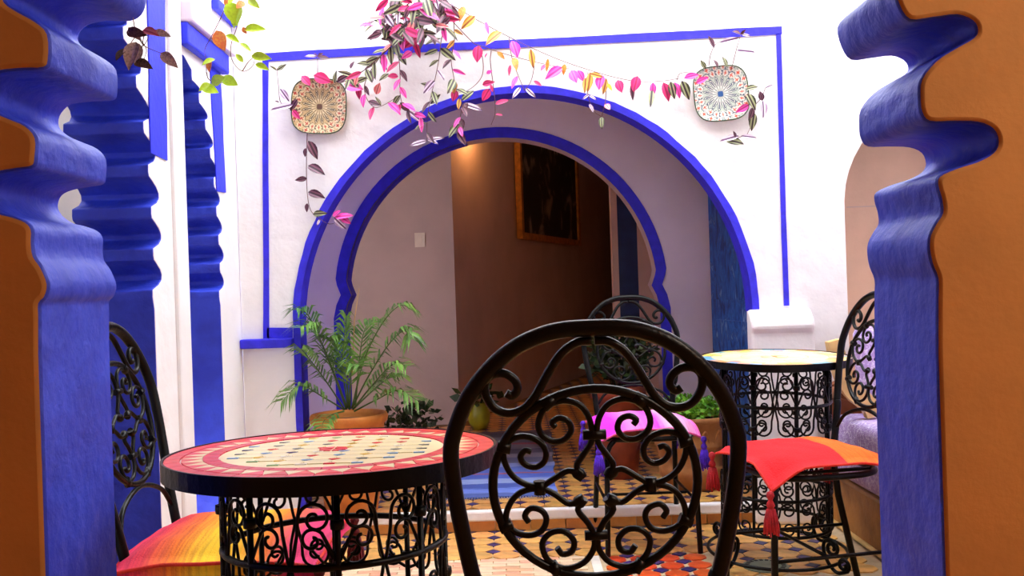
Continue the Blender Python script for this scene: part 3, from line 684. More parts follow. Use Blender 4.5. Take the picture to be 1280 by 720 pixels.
# ------------------------------------------------------------------ cushions with tassels (local -0.21..0.21)
def make_cushion(name, label, matname, tmat, bmat, loc, rz, sz=0.20, droop=0.05, drops=(1, 1, 1, 1), edge=0.006):
    t = thing(name, label, 'cushion', loc, rz, 'seat cushions with tassels')
    n = 16; vs, fs = [], []
    def top(x, y):
        ax, ay = abs(x) / sz, abs(y) / sz
        puff = 0.030 * (1 - max(ax, ay) ** 3)
        k = max(0.0, ax * ay - 0.45) / 0.55
        q = (0 if x < 0 else 1) + (0 if y < 0 else 2)
        return puff - droop * drops[q] * k ** 1.3 - 0.004 * (ax ** 4 + ay ** 4) + 0.0025 * math.sin(x * 60) * math.sin(y * 45)
    for layer in (0, 1):
        for i in range(n + 1):
            for j in range(n + 1):
                x, y = -sz + 2 * sz * i / n, -sz + 2 * sz * j / n
                ax, ay = abs(x) / sz, abs(y) / sz
                k = max(0.0, ax * ay - 0.6) / 0.4
                xx, yy = x * (1 - 0.05 * ay ** 2 * (1 - ax ** 2) - 0.02 * k), y * (1 - 0.05 * ax ** 2 * (1 - ay ** 2) - 0.02 * k)
                zt = top(x, y) + 0.018
                vs.append((xx, yy, zt if layer == 0 else zt - edge - (0.036 - edge) * (1 - max(ax, ay) ** 4)))
    N1 = (n + 1) ** 2
    for i in range(n):
        for j in range(n):
            a = i * (n + 1) + j
            fs.append((a, a + n + 1, a + n + 2, a + 1)); fs.append((N1 + a, N1 + a + 1, N1 + a + n + 2, N1 + a + n + 1))
    ring = [i * (n + 1) for i in range(n)] + [n * (n + 1) + j for j in range(n)] + [(n - i) * (n + 1) + n for i in range(n)] + [n - j for j in range(n)]
    for a, b in zip(ring, ring[1:] + ring[:1]): fs.append((a, b, N1 + b, N1 + a))
    part('cover', MB().add(vs, fs, 0, True), matname, t)
    edge = [Vector(vs[i]) - Vector((0, 0, 0.003)) for i in ring]
    part('edge_binding', MB().tube(edge, 0.0042, 6, closed=True), bmat, t)
    for q, (sx, sy) in enumerate(((-1, -1), (1, -1), (-1, 1), (1, 1))):
        i = (0 if sx < 0 else n) * (n + 1) + (0 if sy < 0 else n); c = Vector(vs[i])
        o = c + Vector((sx * 0.010, sy * 0.010, -0.006))
        mb = MB().lathe([(0.001, 0.008), (0.009, 0.004), (0.012, -0.006), (0.007, -0.016), (0.006, -0.02), (0.010, -0.026), (0.0125, -0.034), (0.009, -0.042)], 12, o)
        mb.lathe([(0.009, -0.042), (0.014, -0.058), (0.018, -0.085), (0.020, -0.108)], 14, o)
        for k in range(14):
            a = 2 * PI * k / 14
            mb.tube([o + Vector((0.010 * math.cos(a), 0.010 * math.sin(a), -0.045)), o + Vector((0.018 * math.cos(a), 0.018 * math.sin(a), -0.08)), o + Vector((0.021 * math.cos(a + .1), 0.021 * math.sin(a + .1), -0.113 - 0.004 * (k % 3)))], 0.0032, 5)
        part('tassel', mb, tmat, t)
    return t
zc_ = SEAT + 0.028
make_cushion('seat_cushion', 'pink magenta woven cushion with purple tassels', 'cushion_pink', 'tassel_purple', 'binding_pink', (0.492, 3.82, zc_), math.radians(184), 0.195, 0.035, (0.4, 0.4, 1.0, 1.0))
make_cushion('seat_cushion', 'red and orange cushion with red tassels', 'cushion_red_orange', 'tassel_red', 'binding_red', (0.892, 3.018, zc_), math.radians(191), 0.205, 0.06, (0.3, 0.25, 0.3, 1.0))
make_cushion('seat_cushion', 'yellow and crimson striped cushion with dark red tassels', 'cushion_sunset', 'tassel_wine', 'binding_red', (-0.635, 2.19, zc_ + 0.005), math.radians(-90), 0.215, 0.012, edge=0.030)

# ------------------------------------------------------------------ mosaic tables
def sector(r0, r1, a, gapm, matname, name, z0=-0.004, z1=0.0, seg=3):
    g0, g1 = gapm / r0, gapm / r1
    pl = [(r0 * math.cos(-a / 2 + g0 / 2 + (a - g0) * i / seg), r0 * math.sin(-a / 2 + g0 / 2 + (a - g0) * i / seg)) for i in range(seg + 1)]
    pl += [(r1 * math.cos(a / 2 - g1 / 2 - (a - g1) * i / seg), r1 * math.sin(a / 2 - g1 / 2 - (a - g1) * i / seg)) for i in range(seg + 1)]
    return prism(pl, 'Z', z0, z1, name, [matname] * 3, smooth_sides=False)
def tri(r_tip, r_base, a, matname, name):
    g = 0.0012
    pl = [(r_tip, 0.0), (r_base * math.cos(a / 2) , r_base * math.sin(a / 2) - g), (r_base * math.cos(-a / 2), r_base * math.sin(-a / 2) + g)]
    if r_tip > r_base: pl = [pl[0], pl[1], pl[2]]
    return prism(pl, 'Z', -0.004, 0.0, name, [matname] * 3, smooth_sides=False)
def spiral(c, r0, r1, a_end, turns, d, n=26):
    return [(c[0] + (r0 + (r1 - r0) * (i / n) ** 0.8) * math.cos(a_end - d * turns * 2 * PI * (1 - i / n)), c[1] + (r0 + (r1 - r0) * (i / n) ** 0.8) * math.sin(a_end - d * turns * 2 * PI * (1 - i / n))) for i in range(n + 1)]
def table_frame(t, R, rc, H, thick=0.030, nb=8, iron='iron', ph=0.0, pr=0.0052):
    """Iron rim, cage of bars, rings and scrolls, scroll feet."""
    zt = H - thick
    part('rim', MB().lathe([(R - 0.004, H - thick), (R, H - thick), (R, H + 0.0015), (R - 0.004, H + 0.0015), (R - 0.004, H - 0.012), (0.0, H - 0.012)], 64, smooth=False), iron, t)
    part('underside', MB().lathe([(0.0, zt + 0.004), (R - 0.004, zt + 0.004), (R - 0.004, H - 0.012)], 48, smooth=False), iron, t)
    zr = [zt - 0.135, zt - 0.46, 0.125]
    for z in [zt - 0.005] + zr:
        part('ring', MB().tube([(rc * math.cos(2 * PI * i / 48), rc * math.sin(2 * PI * i / 48), z) for i in range(48)], 0.0062, 7, closed=True), iron, t)
    pitch = 2 * PI * rc / nb; k = pitch / 0.157; mid = pitch / 2 - 0.002
    def wrap(pts): return [(rc * math.cos(s_ / rc), rc * math.sin(s_ / rc), z_) for s_, z_ in pts]
    barm = MB().tube([(rc, 0, 0.12), (rc, 0, zt + 0.002)], 0.0056, 6).mesh('bar', iron)
    c = 0.036 * k
    defs = []
    za = zr[0]
    # upper tier: lyre scroll down to the ring; second tier: mirrored under the ring; foot tier: between two lower rings
    def sc(cen, r1, aend, turns, d, tail): return spiral(cen, 0.005, r1, aend, turns - 0.2, d) + tail
    defs.append(sc((c, za + 0.080), 0.028, 0.0, 1.55, -1, [(c + 0.030, za + 0.055), (mid - 0.004, za + 0.02), (mid, za + 0.003)]))
    defs.append(sc((c * 1.15, za + 0.045), 0.020, PI * 0.8, 1.3, 1, [(c * .4, za + 0.035), (0.004, za + 0.012)]))
    defs.append(sc((c, za - 0.070), 0.030, 0.0, 1.55, 1, [(c + 0.031, za - 0.045), (mid - 0.003, za - 0.018), (mid, za - 0.003)]))
    defs.append(sc((c * 0.95, za - 0.055), 0.015, -PI * 0.2, 1.2, -1, [(c * 0.7, za - 0.09), (0.006, za - 0.098)]))
    zb = zr[1]; zm = (zb + zr[2]) / 2; hh = (zb - zr[2])
    defs.append(sc((c, zb - 0.032), 0.027, 0.0, 1.5, -1, [(c + 0.03, zb - 0.05), (mid - 0.002, zm), (mid, zm - 0.004)]))
    defs.append(sc((c, zr[2] + 0.032), 0.027, 0.0, 1.5, 1, [(c + 0.03, zr[2] + 0.05), (mid - 0.002, zm), (mid, zm + 0.004)]))
    defs.append(sc((c, zb + 0.040), 0.024, 0.0, 1.5, 1, [(c + 0.027, zb + 0.06), (mid - 0.002, zb + 0.012), (mid, zb + 0.002)][0:1] + [(mid - 0.003, zb + 0.035), (mid, zb + 0.004)]))
    ms = []
    for dfn in defs:
        for s_ in (1, -1):
            ms.append(MB().tube(wrap([(a * s_, b) for a, b in dfn]), pr * 0.62, 5).mesh('scroll', iron))
    cms = [MB().lathe([(0.011, -0.008), (0.012, 0), (0.011, 0.008)], 8, (rc, 0, za + q_)).mesh('collar', iron) for q_ in (0.07, -0.075)]
    for i in range(nb):
        a = ph + 2 * PI * i / nb
        link('bar', barm, t, rot=(0, 0, a))
        for cm in cms: link('collar', cm, t, rot=(0, 0, a))
        for m_ in ms: link('scroll', m_, t, rot=(0, 0, a))
    # feet
    foot = spiral((rc + 0.045, 0.088), 0.008, 0.027, PI / 2, 1.35, 1, 22)
    foot += [(p.x, p.y) for p in catmull([(foot[-1][0], foot[-1][1], 0), (rc + 0.015, 0.105, 0), (rc + 0.012, 0.07, 0), (rc + 0.035, 0.028, 0), (rc + 0.066, 0.0085, 0), (rc + 0.095, 0.016, 0)], 4)][1:]
    foot += list(reversed(spiral((rc + 0.092, 0.040), 0.007, 0.025, -PI / 2 + 0.3, 1.3, -1, 18)))[1:]
    fm = MB().tube([(a, 0, b) for a, b in foot], 0.0068, 6).mesh('foot', iron)
    for i in range(4): link('foot', fm, t, rot=(0, 0, ph + PI / 4 + i * PI / 2 - 0.3))
    part('floor_ring', MB().tube([((rc + 0.052) * math.cos(2 * PI * i / 48), (rc + 0.052) * math.sin(2 * PI * i / 48), 0.030) for i in range(48)], 0.0062, 7, closed=True), iron, t)

def table_red():
    c = P(415, 568, 1.75); R, H = 0.300, 0.735
    t = thing('mosaic_table', 'round mosaic table with red tile border and cream centre on an iron cage', 'table', (c.x, c.y, 0.002))
    table_frame(t, R, 0.200, H, nb=8, ph=-PI / 2 + 0.20)
    top = link('mosaic_top', MB().lathe([(0.0, H - 0.013), (R - 0.005, H - 0.013), (R - 0.005, H - 0.0028), (0.0, H - 0.0028)], 64, smooth=False).mesh('bed', 'tile_white'), t)
    for n, r0, r1, m_, nm in ((40, 0.268, 0.2945, 'tile_red', 'border_tile'), (32, 0.203, 0.229, 'tile_crimson', 'border_tile')):
        me = sector(r0, r1, 2 * PI / n, 0.0016, m_, nm, H - 0.005, H, 2)
        for i in range(n): link(nm, me, top, rot=(0, 0, 2 * PI * i / n))
    n = 40
    mr_ = tri(0.231, 0.2655, 2 * PI / n, 'tile_red', 'zigzag_tile'); mc_ = tri(0.2655, 0.231, 2 * PI / n, 'tile_cream', 'zigzag_tile')
    for i in range(n):
        link('zigzag_tile', mr_, top, (0, 0, H), (0, 0, 2 * PI * i / n)); link('zigzag_tile', mc_, top, (0, 0, H), (0, 0, 2 * PI * (i + .5) / n))
    # cream field of irregular pieces in rows, small coloured pieces between
    rf = 0.2005; p = 0.047; rn = random.Random(5)
    cols = ['tile_blue', 'tile_grey', 'tile_red', 'tile_yellow', 'tile_blue', 'tile_grey', 'tile_white', 'tile_green', 'tile_navy']
    sm = {m_: MB().box(-0.0095, 0.0095, -0.0042, 0.0042, -0.005, 0.0004).mesh('accent_tile', m_) for m_ in cols}
    hexm = prism([(p * .5 - .0008, p * .22), (p * .24, p * .5 - .0008), (-p * .24, p * .5 - .0008), (-p * .5 + .0008, p * .22), (-p * .5 + .0008, -p * .22), (-p * .24, -p * .5 + .0008), (p * .24, -p * .5 + .0008), (p * .5 - .0008, -p * .22)], 'Z', -0.005, 0, 'field_tile', ['tile_cream'] * 3, smooth_sides=False)
    link('field', MB().lathe([(0.0, H - 0.004), (rf, H - 0.004), (rf, H - 0.0012), (0.0, H - 0.0012)], 64, smooth=False).mesh('field', 'tile_cream'), top)
    for i in range(-5, 6):
        for j in range(-5, 6):
            x, y = i * p, j * p
            if math.hypot(x, y) < rf - 0.034: link('field_tile', hexm, top, (x, y, H))
            x2, y2 = x + p / 2, y + p / 2
            if math.hypot(x2, y2) < rf - 0.012: link('accent_tile', sm[rn.choice(cols)], top, (x2, y2, H))
    for k in range(6): link('flower_tile', dm_ if False else sector(0.006, 0.026, PI / 3, 0.004, 'tile_red', 'flower_tile', H - 0.004, H + 0.0012, 2), top, rot=(0, 0, k * PI / 3))
    t.rotation_euler = (math.radians(-1.2), 0, 0)
    t.location.z = 0.010
    return t
table_red()
def table_pale():
    c = P(963, 452, 3.52); R, H = 0.271, 0.735
    t = thing('mosaic_table', 'round mosaic table with pale multicoloured tiles on a tall iron cage', 'table', (c.x, c.y, 0.002))
    table_frame(t, R, 0.195, H, thick=0.024, nb=8, iron='iron', ph=-PI / 2 + 0.12, pr=0.0058)
    top = link('mosaic_top', MB().lathe([(0.0, H - 0.013), (R - 0.005, H - 0.013), (R - 0.005, H - 0.0024), (0.0, H - 0.0024)], 64, smooth=False).mesh('bed', 'tile_pale'), t)
    rn = random.Random(9)
    for n, r0, r1 in ((36, 0.226, 0.260), (30, 0.192, 0.224)):
        mes = {m_: sector(r0, r1, 2 * PI / n, 0.0016, m_, 'border_tile', H - 0.005, H, 2) for m_ in ('tile_teal', 'tile_orange', 'tile_pale', 'tile_coral' if False else 'tile_salmon', 'tile_cream', 'tile_yellow', 'tile_blue')}
        pool = ['tile_teal', 'tile_orange', 'tile_pale', 'tile_salmon', 'tile_yellow', 'tile_blue', 'tile_cream'] if r0 > 0.2 else ['tile_cream', 'tile_pale', 'tile_cream', 'tile_yellow', 'tile_pale', 'tile_salmon']
        for i in range(n): link('border_tile', mes[rn.choice(pool)], top, rot=(0, 0, 2 * PI * i / n))
    for n, r0, r1 in ((18, 0.12, 0.19), (12, 0.05, 0.118), (6, 0.012, 0.048)):
        mes = {m_: sector(r0, r1, 2 * PI / n, 0.0016, m_, 'field_tile', H - 0.005, H, 3) for m_ in ('tile_cream', 'tile_pale', 'tile_orange')}
        for i in range(n): link('field_tile', mes['tile_orange' if r0 < 0.03 and i % 2 else ('tile_pale' if i % 3 else 'tile_cream')], top, rot=(0, 0, 2 * PI * i / n))
    t.rotation_euler = (math.radians(2.0), math.radians(0.6), 0); t.location.z = 0.014
    return t
table_pale()

# ------------------------------------------------------------------ floor drain
dp = PZ(957, 708, 0.0)
dt = thing('floor_drain', 'round grey green drain cover set in the tiled floor', 'drain', (dp.x, dp.y, 0.0))
part('cover', MB().lathe([(0.0, -0.003), (0.082, -0.003), (0.082, 0.003), (0.076, 0.005), (0.0, 0.005)], 40, smooth=False), 'drain_metal', dt)
for i in range(20):
    a = 2 * PI * i / 20; part('slot', MB().box(0.056, 0.072, -0.006, 0.006, 0.0048, 0.0056), 'drain_slot', dt, rot=(0, 0, a))

# ------------------------------------------------------------------ bench with lavender cushions along the right wall
XB0 = 1.325; YBE = 4.04; YBS = 2.35
bt = thing('bench', 'wooden bench with carved arm and base along the wall', 'bench', (XB0, YBS, 0))
LB = YBE - YBS
part('base', MB().box(0.0, 0.68, 0.0, LB, 0.0, 0.215), 'bench_wood', bt)
part('base_board', MB().box(-0.012, 0.0, 0.0, LB, 0.012, 0.205), 'bench_wood', bt)
part('top_moulding', MB().tube([(-0.012, 0.0, 0.21), (-0.012, LB, 0.21)], 0.010, 8), 'bench_wood', bt)
part('foot_moulding', MB().tube([(-0.016, 0.0, 0.012), (-0.016, LB, 0.012)], 0.010, 8), 'carved_wood', bt)
part('back_board', MB().box(0.66, 0.70, 0.0, LB, 0.215, 0.80), 'bench_wood', bt)
arm_pl = [(0.02, 0.215), (0.02, 0.40), (-0.02, 0.46), (-0.035, 0.53), (-0.01, 0.58), (0.06, 0.62), (0.16, 0.66), (0.30, 0.72), (0.62, 0.74), (0.64, 0.215)]
armo = link('arm_panel', prism(arm_pl, 'Y', LB - 0.045, LB, 'arm_panel', ['arm_wood'] * 3, smooth_sides=False), bt)
def strip2(pts, w_, t_):
    pts = [Vector((a, 0, b)) for a, b in pts]; n = len(pts); out1, out2 = [], []
    for i, p_ in enumerate(pts):
        d_ = (pts[min(n - 1, i + 1)] - pts[max(0, i - 1)]).normalized(); q = Vector((-d_.z, 0, d_.x)) * w_[i] / 2
        out1.append((p_.x + q.x, p_.z + q.z)); out2.append((p_.x - q.x, p_.z - q.z))
    return out1 + list(reversed(out2))
sw = catmull([(-0.085, 0.785, 0), (-0.07, 0.72, 0), (-0.05, 0.65, 0), (-0.02, 0.59, 0), (0.02, 0.555, 0), (0.05, 0.52, 0), (0.06, 0.485, 0)], 4)
part('arm_rail', MB().tube([(-0.03, LB - 0.30, 0.575), (-0.005, LB - 0.02, 0.55)], 0.024, 8), 'arm_wood', bt)
part_me = prism(strip2([(p_.x, p_.y) for p_ in sw], [0.05 + 0.02 * math.sin(PI * i / len(sw)) for i in range(len(sw))], 0), 'Y', LB - 0.33, LB - 0.285, 'carved_scroll', ['carved_wood'] * 3)
link('carved_scroll', part_me, bt)
def pillow_mesh(x0, x1, y0, y1, z0, z1, name, rnd=0.05):
    bm = bmesh.new(); bmesh.ops.create_cube(bm, size=1.0)
    for v in bm.verts: v.co = Vector(((x0 + x1) / 2 + v.co.x * (x1 - x0), (y0 + y1) / 2 + v.co.y * (y1 - y0), (z0 + z1) / 2 + v.co.z * (z1 - z0)))
    bmesh.ops.bevel(bm, geom=list(bm.edges), offset=rnd, segments=4, profile=0.6, affect='EDGES')
    for f in bm.faces: f.smooth = True
    me = bpy.data.meshes.new(name); bm.to_mesh(me); bm.free(); me.materials.append(M['lavender_fabric']); return me
cu = link('bench_cushion', pillow_mesh(XB0 - 0.03, XB0 + 0.62, YBS + 0.01, YBE - 0.105, 0.218, 0.475, 'bench_cushion')); tag(cu, 'thick lavender patterned mattress lying on the bench', 'cushion')
bcp = pillow_mesh(-0.30, 0.30, -0.065, 0.065, -0.2, 0.2, 'back_cushion', 0.06)
for k, yy in enumerate((3.36, 2.72)):
    o = link('back_cushion', bcp, None, (XB0 + 0.55, yy, 0.69), (0, math.radians(0), math.radians(90))); o.rotation_euler = (math.radians(6), 0, math.radians(90))
    tag(o, 'lavender patterned back cushion leaning on the bench back, ' + ('next to the end pillow' if k == 0 else 'farther along the bench from the pillow'), 'cushion', 'bench back cushions')
o = link('end_pillow', pillow_mesh(-0.24, 0.24, -0.06, 0.06, -0.17, 0.17, 'end_pillow', 0.055), None, (XB0 + 0.29, YBE - 0.185, 0.665), (math.radians(-9), 0, 0))
tag(o, 'lavender patterned pillow propped against the carved arm of the bench', 'cushion')

# ------------------------------------------------------------------ rug, painting, switch
rg = link('rug', None); bpy.data.objects.remove(rg)
n = 40; vs, fs = [], []
rx0, rx1, ry0, ry1 = -0.36, 0.17, 4.30, 6.25
rnr = random.Random(2)
for i in range(n + 1):
    y = -1 + 2 * i / n
    sk = 0.05 * (i / n); wv = 0.006 * math.sin(i * 0.9)
    for x in (rx0 - (rx0 + rx1) / 2 + wv, rx1 - (rx0 + rx1) / 2 + wv):
        vs += [(x + sk, y * (ry1 - ry0) / 2, 0.0), (x + sk, y * (ry1 - ry0) / 2, 0.008 + 0.002 * math.sin(i * 1.7))]
for i in range(n):
    a, b = i * 4, i * 4 + 4; fs += [(a + 1, a + 3, b + 3, b + 1), (a, a + 1, b + 1, b), (a + 2, b + 2, b + 3, a + 3), (a, b, b + 2, a + 2)]
fs += [(0, 2, 3, 1), (4 * n, 4 * n + 1, 4 * n + 3, 4 * n + 2)]
rugo = thing('rug', 'blue and grey striped woven runner lying on the inner floor', 'rug', ((rx0 + rx1) / 2, (ry0 + ry1) / 2, ZU + 0.001))
part('weave', MB().add(vs, fs), 'rug_weave', rugo)
fb = MB()
for i in range(44):
    x = rx0 - (rx0 + rx1) / 2 + (rx1 - rx0) * (i + .5) / 44
    fb.tube([(x, -(ry1 - ry0) / 2, 0.004), (x + rnr.uniform(-.006, .006), -(ry1 - ry0) / 2 - 0.035, 0.0025)], 0.002, 4)
tag(part('fringe', fb, 'leaf_dry_pale', rugo), kind='stuff')

def onwall(u, v):                     # on the angled room wall
    r = ray(u, v); d = (XC - 0.335 * YW) / (r[0] - 0.335); return Vector((r[0] * d, d, EYE + r[2] * d))
pa, pb = onwall(645, 299), onwall(719, 302)
wd = Vector((0.335, 1, 0)).normalized(); nrm = Vector((wd.y, -wd.x, 0))
PW = (pb - pa).length; PH = 1.25
pt = thing('painting', 'large dark framed painting hanging on the dim room wall', 'painting', (pa.x + nrm.x * 0.03, pa.y + nrm.y * 0.03, 1.44), math.atan2(wd.y, wd.x))
fw = 0.055
part('canvas', MB().box(fw * .8, PW - fw * .8, -0.008, 0.02, fw * .8, PH - fw * .8), 'canvas_paint', pt)
part('frame_rail', MB().box(0, PW, -0.03, 0.02, 0, fw), 'gold_frame', pt); part('frame_rail', MB().box(0, PW, -0.03, 0.02, PH - fw, PH), 'gold_frame', pt)
part('frame_stile', MB().box(0, fw, -0.03, 0.02, fw, PH - fw), 'gold_frame', pt); part('frame_stile', MB().box(PW - fw, PW, -0.03, 0.02, fw, PH - fw), 'gold_frame', pt)
sp_ = P(525, 300, YW)
st = thing('light_switch', 'small pale light switch on the pinkish grey room wall', 'switch', (sp_.x, YW, sp_.z))
part('plate', MB().box(-0.036, 0.036, -0.012, 0.0, -0.05, 0.05), 'switch_plate', st); part('rocker', MB().box(-0.016, 0.016, -0.018, -0.012, -0.026, 0.026), 'switch_plate', st)

# ------------------------------------------------------------------ wall plates (glazed, painted petals)
def plate(u, v, size, label, palette, rot):
    p = P(u, v, YB); S = size / 2
    t = thing('ceramic_plate', label, 'plate', (p.x, YB - 0.004, p.z), 0, 'plates hung beside the arch')
    nr, na = 44, 144; vs, fs, cols = [], [], []
    ground, dark, accent, centre, fill = [lin(c)[:3] for c in palette]
    def colour(r, a):
        if r < 0.10: return centre
        k = 16; ph = (a * k / (2 * PI)) % 1.0; x = abs(ph - 0.5) * 2
        if r < 0.60:
            tt = (r - 0.08) / 0.52; wdt = 0.80 * math.sin(PI * min(1, tt) ** 0.75) ** 0.6 if tt < 1 else 0
            if x > wdt + 0.06: return fill
            if x > wdt - 0.17: return dark
            if x < 0.24 and 0.36 < tt < 0.84: return dark
            return ground
        for row, (rc_, off) in enumerate(((0.72, 0.5), (0.92, 0.0))):
            ph = ((a * 20 / (2 * PI)) + off) % 1.0; dx = (ph - 0.5) * 2 * PI * rc_ / 20 * 1.02; dr = r - rc_
            e = math.hypot(dx / 0.115, dr / 0.135)
            if e < 0.86:
                if (abs(dx) < 0.018 and abs(dr) < 0.075) or (abs(dr) < 0.020 and abs(dx) < 0.055): return accent
                return ground
            if e < 1.0: return dark
        return fill
    for i in range(nr + 1):
        r = i / nr
        for j in range(na):
            a = 2 * PI * j / na; cxx, syy = math.cos(a), math.sin(a)
            sq = (abs(cxx) ** 3.4 + abs(syy) ** 3.4) ** (-1 / 3.4)
            depth_ = 0.006 + 0.016 * r ** 2.5
            vs.append((S * r * sq * cxx, -depth_, S * r * sq * syy)); cols.append(colour(r * sq * 0.93, a))
    for i in range(nr):
        for j in range(na):
            l = (j + 1) % na; fs.append((i * na + j, i * na + l, (i + 1) * na + l, (i + 1) * na + j))
    o0 = len(vs)
    for j in range(na):
        a = 2 * PI * j / na; cxx, syy = math.cos(a), math.sin(a); sq = (abs(cxx) ** 3.4 + abs(syy) ** 3.4) ** (-1 / 3.4)
        vs.append((S * 0.96 * sq * cxx, -0.012, S * 0.96 * sq * syy)); cols.append(ground)
        vs.append((S * 0.55 * cxx, 0.0, S * 0.55 * syy)); cols.append(ground)
    for j in range(na):
        l = (j + 1) % na
        fs.append((nr * na + j, nr * na + l, o0 + 2 * l, o0 + 2 * j)); fs.append((o0 + 2 * j, o0 + 2 * l, o0 + 2 * l + 1, o0 + 2 * j + 1))
    mb = MB().add(vs, fs, 0, True); me = mb.mesh('glazed_dish', 'plate_glaze')
    ca = me.color_attributes.new('pattern', 'FLOAT_COLOR', 'POINT')
    for i, c in enumerate(cols): ca.data[i].color = (c[0], c[1], c[2], 1)
    d_ = link('glazed_dish', me, t, rot=(0, rot, 0))
    rimp = [(S * (abs(math.cos(2 * PI * j / 72)) ** 3.4 + abs(math.sin(2 * PI * j / 72)) ** 3.4) ** (-1 / 3.4) * math.cos(2 * PI * j / 72), -0.022, S * (abs(math.cos(2 * PI * j / 72)) ** 3.4 + abs(math.sin(2 * PI * j / 72)) ** 3.4) ** (-1 / 3.4) * math.sin(2 * PI * j / 72)) for j in range(72)]
    link('rim_edge', MB().tube(rimp, 0.0026, 5, closed=True).mesh('rim_edge', 'dark_leaf' if palette[1][2] < 100 else 'dark_blue_wood'), t, rot=(0, rot, 0))
    return t
plate(400, 134, 0.232, 'ochre square ceramic plate with dark painted petals on the white wall', [(214, 194, 152), (48, 36, 26), (170, 34, 26), (90, 60, 44), (190, 160, 112)], math.radians(3))
plate(900, 118, 0.232, 'white square ceramic plate with blue centre and painted petals', [(214, 212, 200), (24, 52, 86), (206, 64, 30), (10, 70, 130), (176, 186, 172)], math.radians(-4))

# ------------------------------------------------------------------ leaves and vines
def leaf_mesh(name, matname, width=0.40, fold=0.10, curl=0.10, n=6):
    """Pointed leaf 1 unit long on +X, blade in XY, folded along the midrib; solid-looking from both sides."""
    vs, fs = [], []
    for i in range(n + 1):
        t = i / n; h = width / 2 * math.sin(PI * t ** 0.85) ** 0.9 if 0 < i < n else 0.0
        z = -curl * t * t
        vs += [(t, -h, z + fold * h * 2), (t, 0, z), (t, h, z + fold * h * 2)]
    for i in range(n):
        a = 3 * i
        fs += [(a, a + 3, a + 4, a + 1), (a + 1, a + 4, a + 5, a + 2)]
    return MB().add(vs, fs, 0, True).mesh(name, matname)
LEAF = {}
for nm in ('zebra', 'purple', 'lilac', 'pink', 'magenta', 'amber', 'coral', 'lime', 'rust', 'dry', 'dry_pale'):
    LEAF[nm] = [leaf_mesh('leaf', 'leaf_' + nm, w_, f_, c_) for w_, f_, c_ in ((0.36, 0.15, 0.10), (0.46, 0.25, 0.2), (0.28, 0.3, 0.05), (0.62, 0.12, 0.15))]
RV = random.Random(21)
def leaf_at(root, b, tip, nm, twist=None, var=None, out=0.0):
    """b, tip: world points of leaf base and tip; blade turned towards -Y with a twist."""
    x = (tip - b); ln = x.length; x = x.normalized()
    zax = Vector((0, -1, 0.25)); zax = (zax - x * zax.dot(x)).normalized(); y = zax.cross(x)
    tw = RV.uniform(-0.7, 0.7) if twist is None else twist
    m3 = Matrix((x, y, zax)).transposed() @ Matrix.Rotation(tw, 3, 'X')
    o = link('leaf', LEAF[nm][RV.choice((0, 0, 1, 2)) if var is None else var], root)
    o.matrix_local = Matrix.Translation(b - root.location) @ m3.to_4x4() @ Matrix.Scale(ln, 4)
    return o
def stem_of(root, pts, r=0.0022, matname='vine_stem', name='stem'):
    c = [p - root.location for p in catmull(pts, 5)]
    return part(name, MB().tube(c, [r * (1 - 0.5 * i / len(c)) for i in range(len(c))], 5), matname, root)
def wp(u, v, d=None): return P(u, v, (4.055 + RV.uniform(-0.02, 0.015)) if d is None else d)
def strand(root, px, every, pool, ln=(15, 25), d=4.06, r=0.0022, droop=0.5):
    pts = [P(u, v, d + RV.uniform(-0.012, 0.012)) for u, v in px]; stem_of(root, pts, r)
    c = catmull([(u, v, 0) for u, v in px], 10); acc = 0; side = 1
    for i in range(1, len(c)):
        acc += (c[i] - c[i - 1]).length
        if acc >= every:
            acc = 0; side = -side
            t = (c[i] - c[i - 1]).normalized(); a = math.atan2(t.y, t.x) + side * RV.uniform(0.6, 1.5)
            dx, dy = math.cos(a), math.sin(a) + droop; q = math.hypot(dx, dy); l = RV.uniform(*ln)
            leaf_at(root, P(c[i].x, c[i].y, d), P(c[i].x + dx / q * l, c[i].y + dy / q * l, d - RV.uniform(0, 0.05)), RV.choice(pool))
def leaves(root, lst, d=4.055):
    for e in lst:
        u0, v0, u1, v1, nm = e[:5]
        leaf_at(root, P(u0, v0, d), P(u1, v1, d - RV.uniform(0.0, 0.035)), nm, twist=RV.uniform(-0.35, 0.35), var=(e[5] if len(e) > 5 else RV.choice((0, 0, 1))))
# big hanging clump over the arch
o0 = P(530, 20, 4.0)
cl = thing('trailing_plant', 'bushy purple and pink trailing plant hanging over the arch', 'plant', o0)
pool = ['zebra', 'zebra', 'purple', 'purple', 'pink', 'magenta', 'purple', 'coral', 'zebra', 'pink', 'lilac', 'zebra']
for px in ([(545, -12), (510, 5), (485, 28), (478, 40)], [(548, -12), (530, 10), (505, 35), (488, 58), (470, 75), (452, 90), (436, 98)], [(552, -12), (556, 10), (548, 30)], [(556, -12), (540, 8), (520, 20), (510, 40)]):
    strand(cl, px, 5.2, pool, (15, 24), d=3.99, r=0.003)
for px in ([(482, 62), (466, 84), (456, 105), (458, 122), (468, 134), (480, 131), (492, 124)], [(497, 55), (500, 90), (500, 115), (504, 132), (516, 141), (532, 150)], [(500, 40), (520, 45), (513, 70)]):
    strand(cl, px, 9, ['zebra', 'purple', 'zebra', 'pink', 'purple', 'magenta'], (13, 21), d=4.03)
for k in range(3): strand(cl, [(548 + 5 * k, -190), (543 + 9 * k, -110), (546 + 4 * k, -50), (546 + 4 * k, -10)], 12, pool, (14, 22), d=4.075, r=0.003)
strand(cl, [(560, 20), (552, 48), (549, 72), (544, 98), (538, 124), (534, 150), (534, 176)], 12, ['zebra', 'zebra', 'purple', 'lilac', 'zebra'], (15, 24), d=4.03)
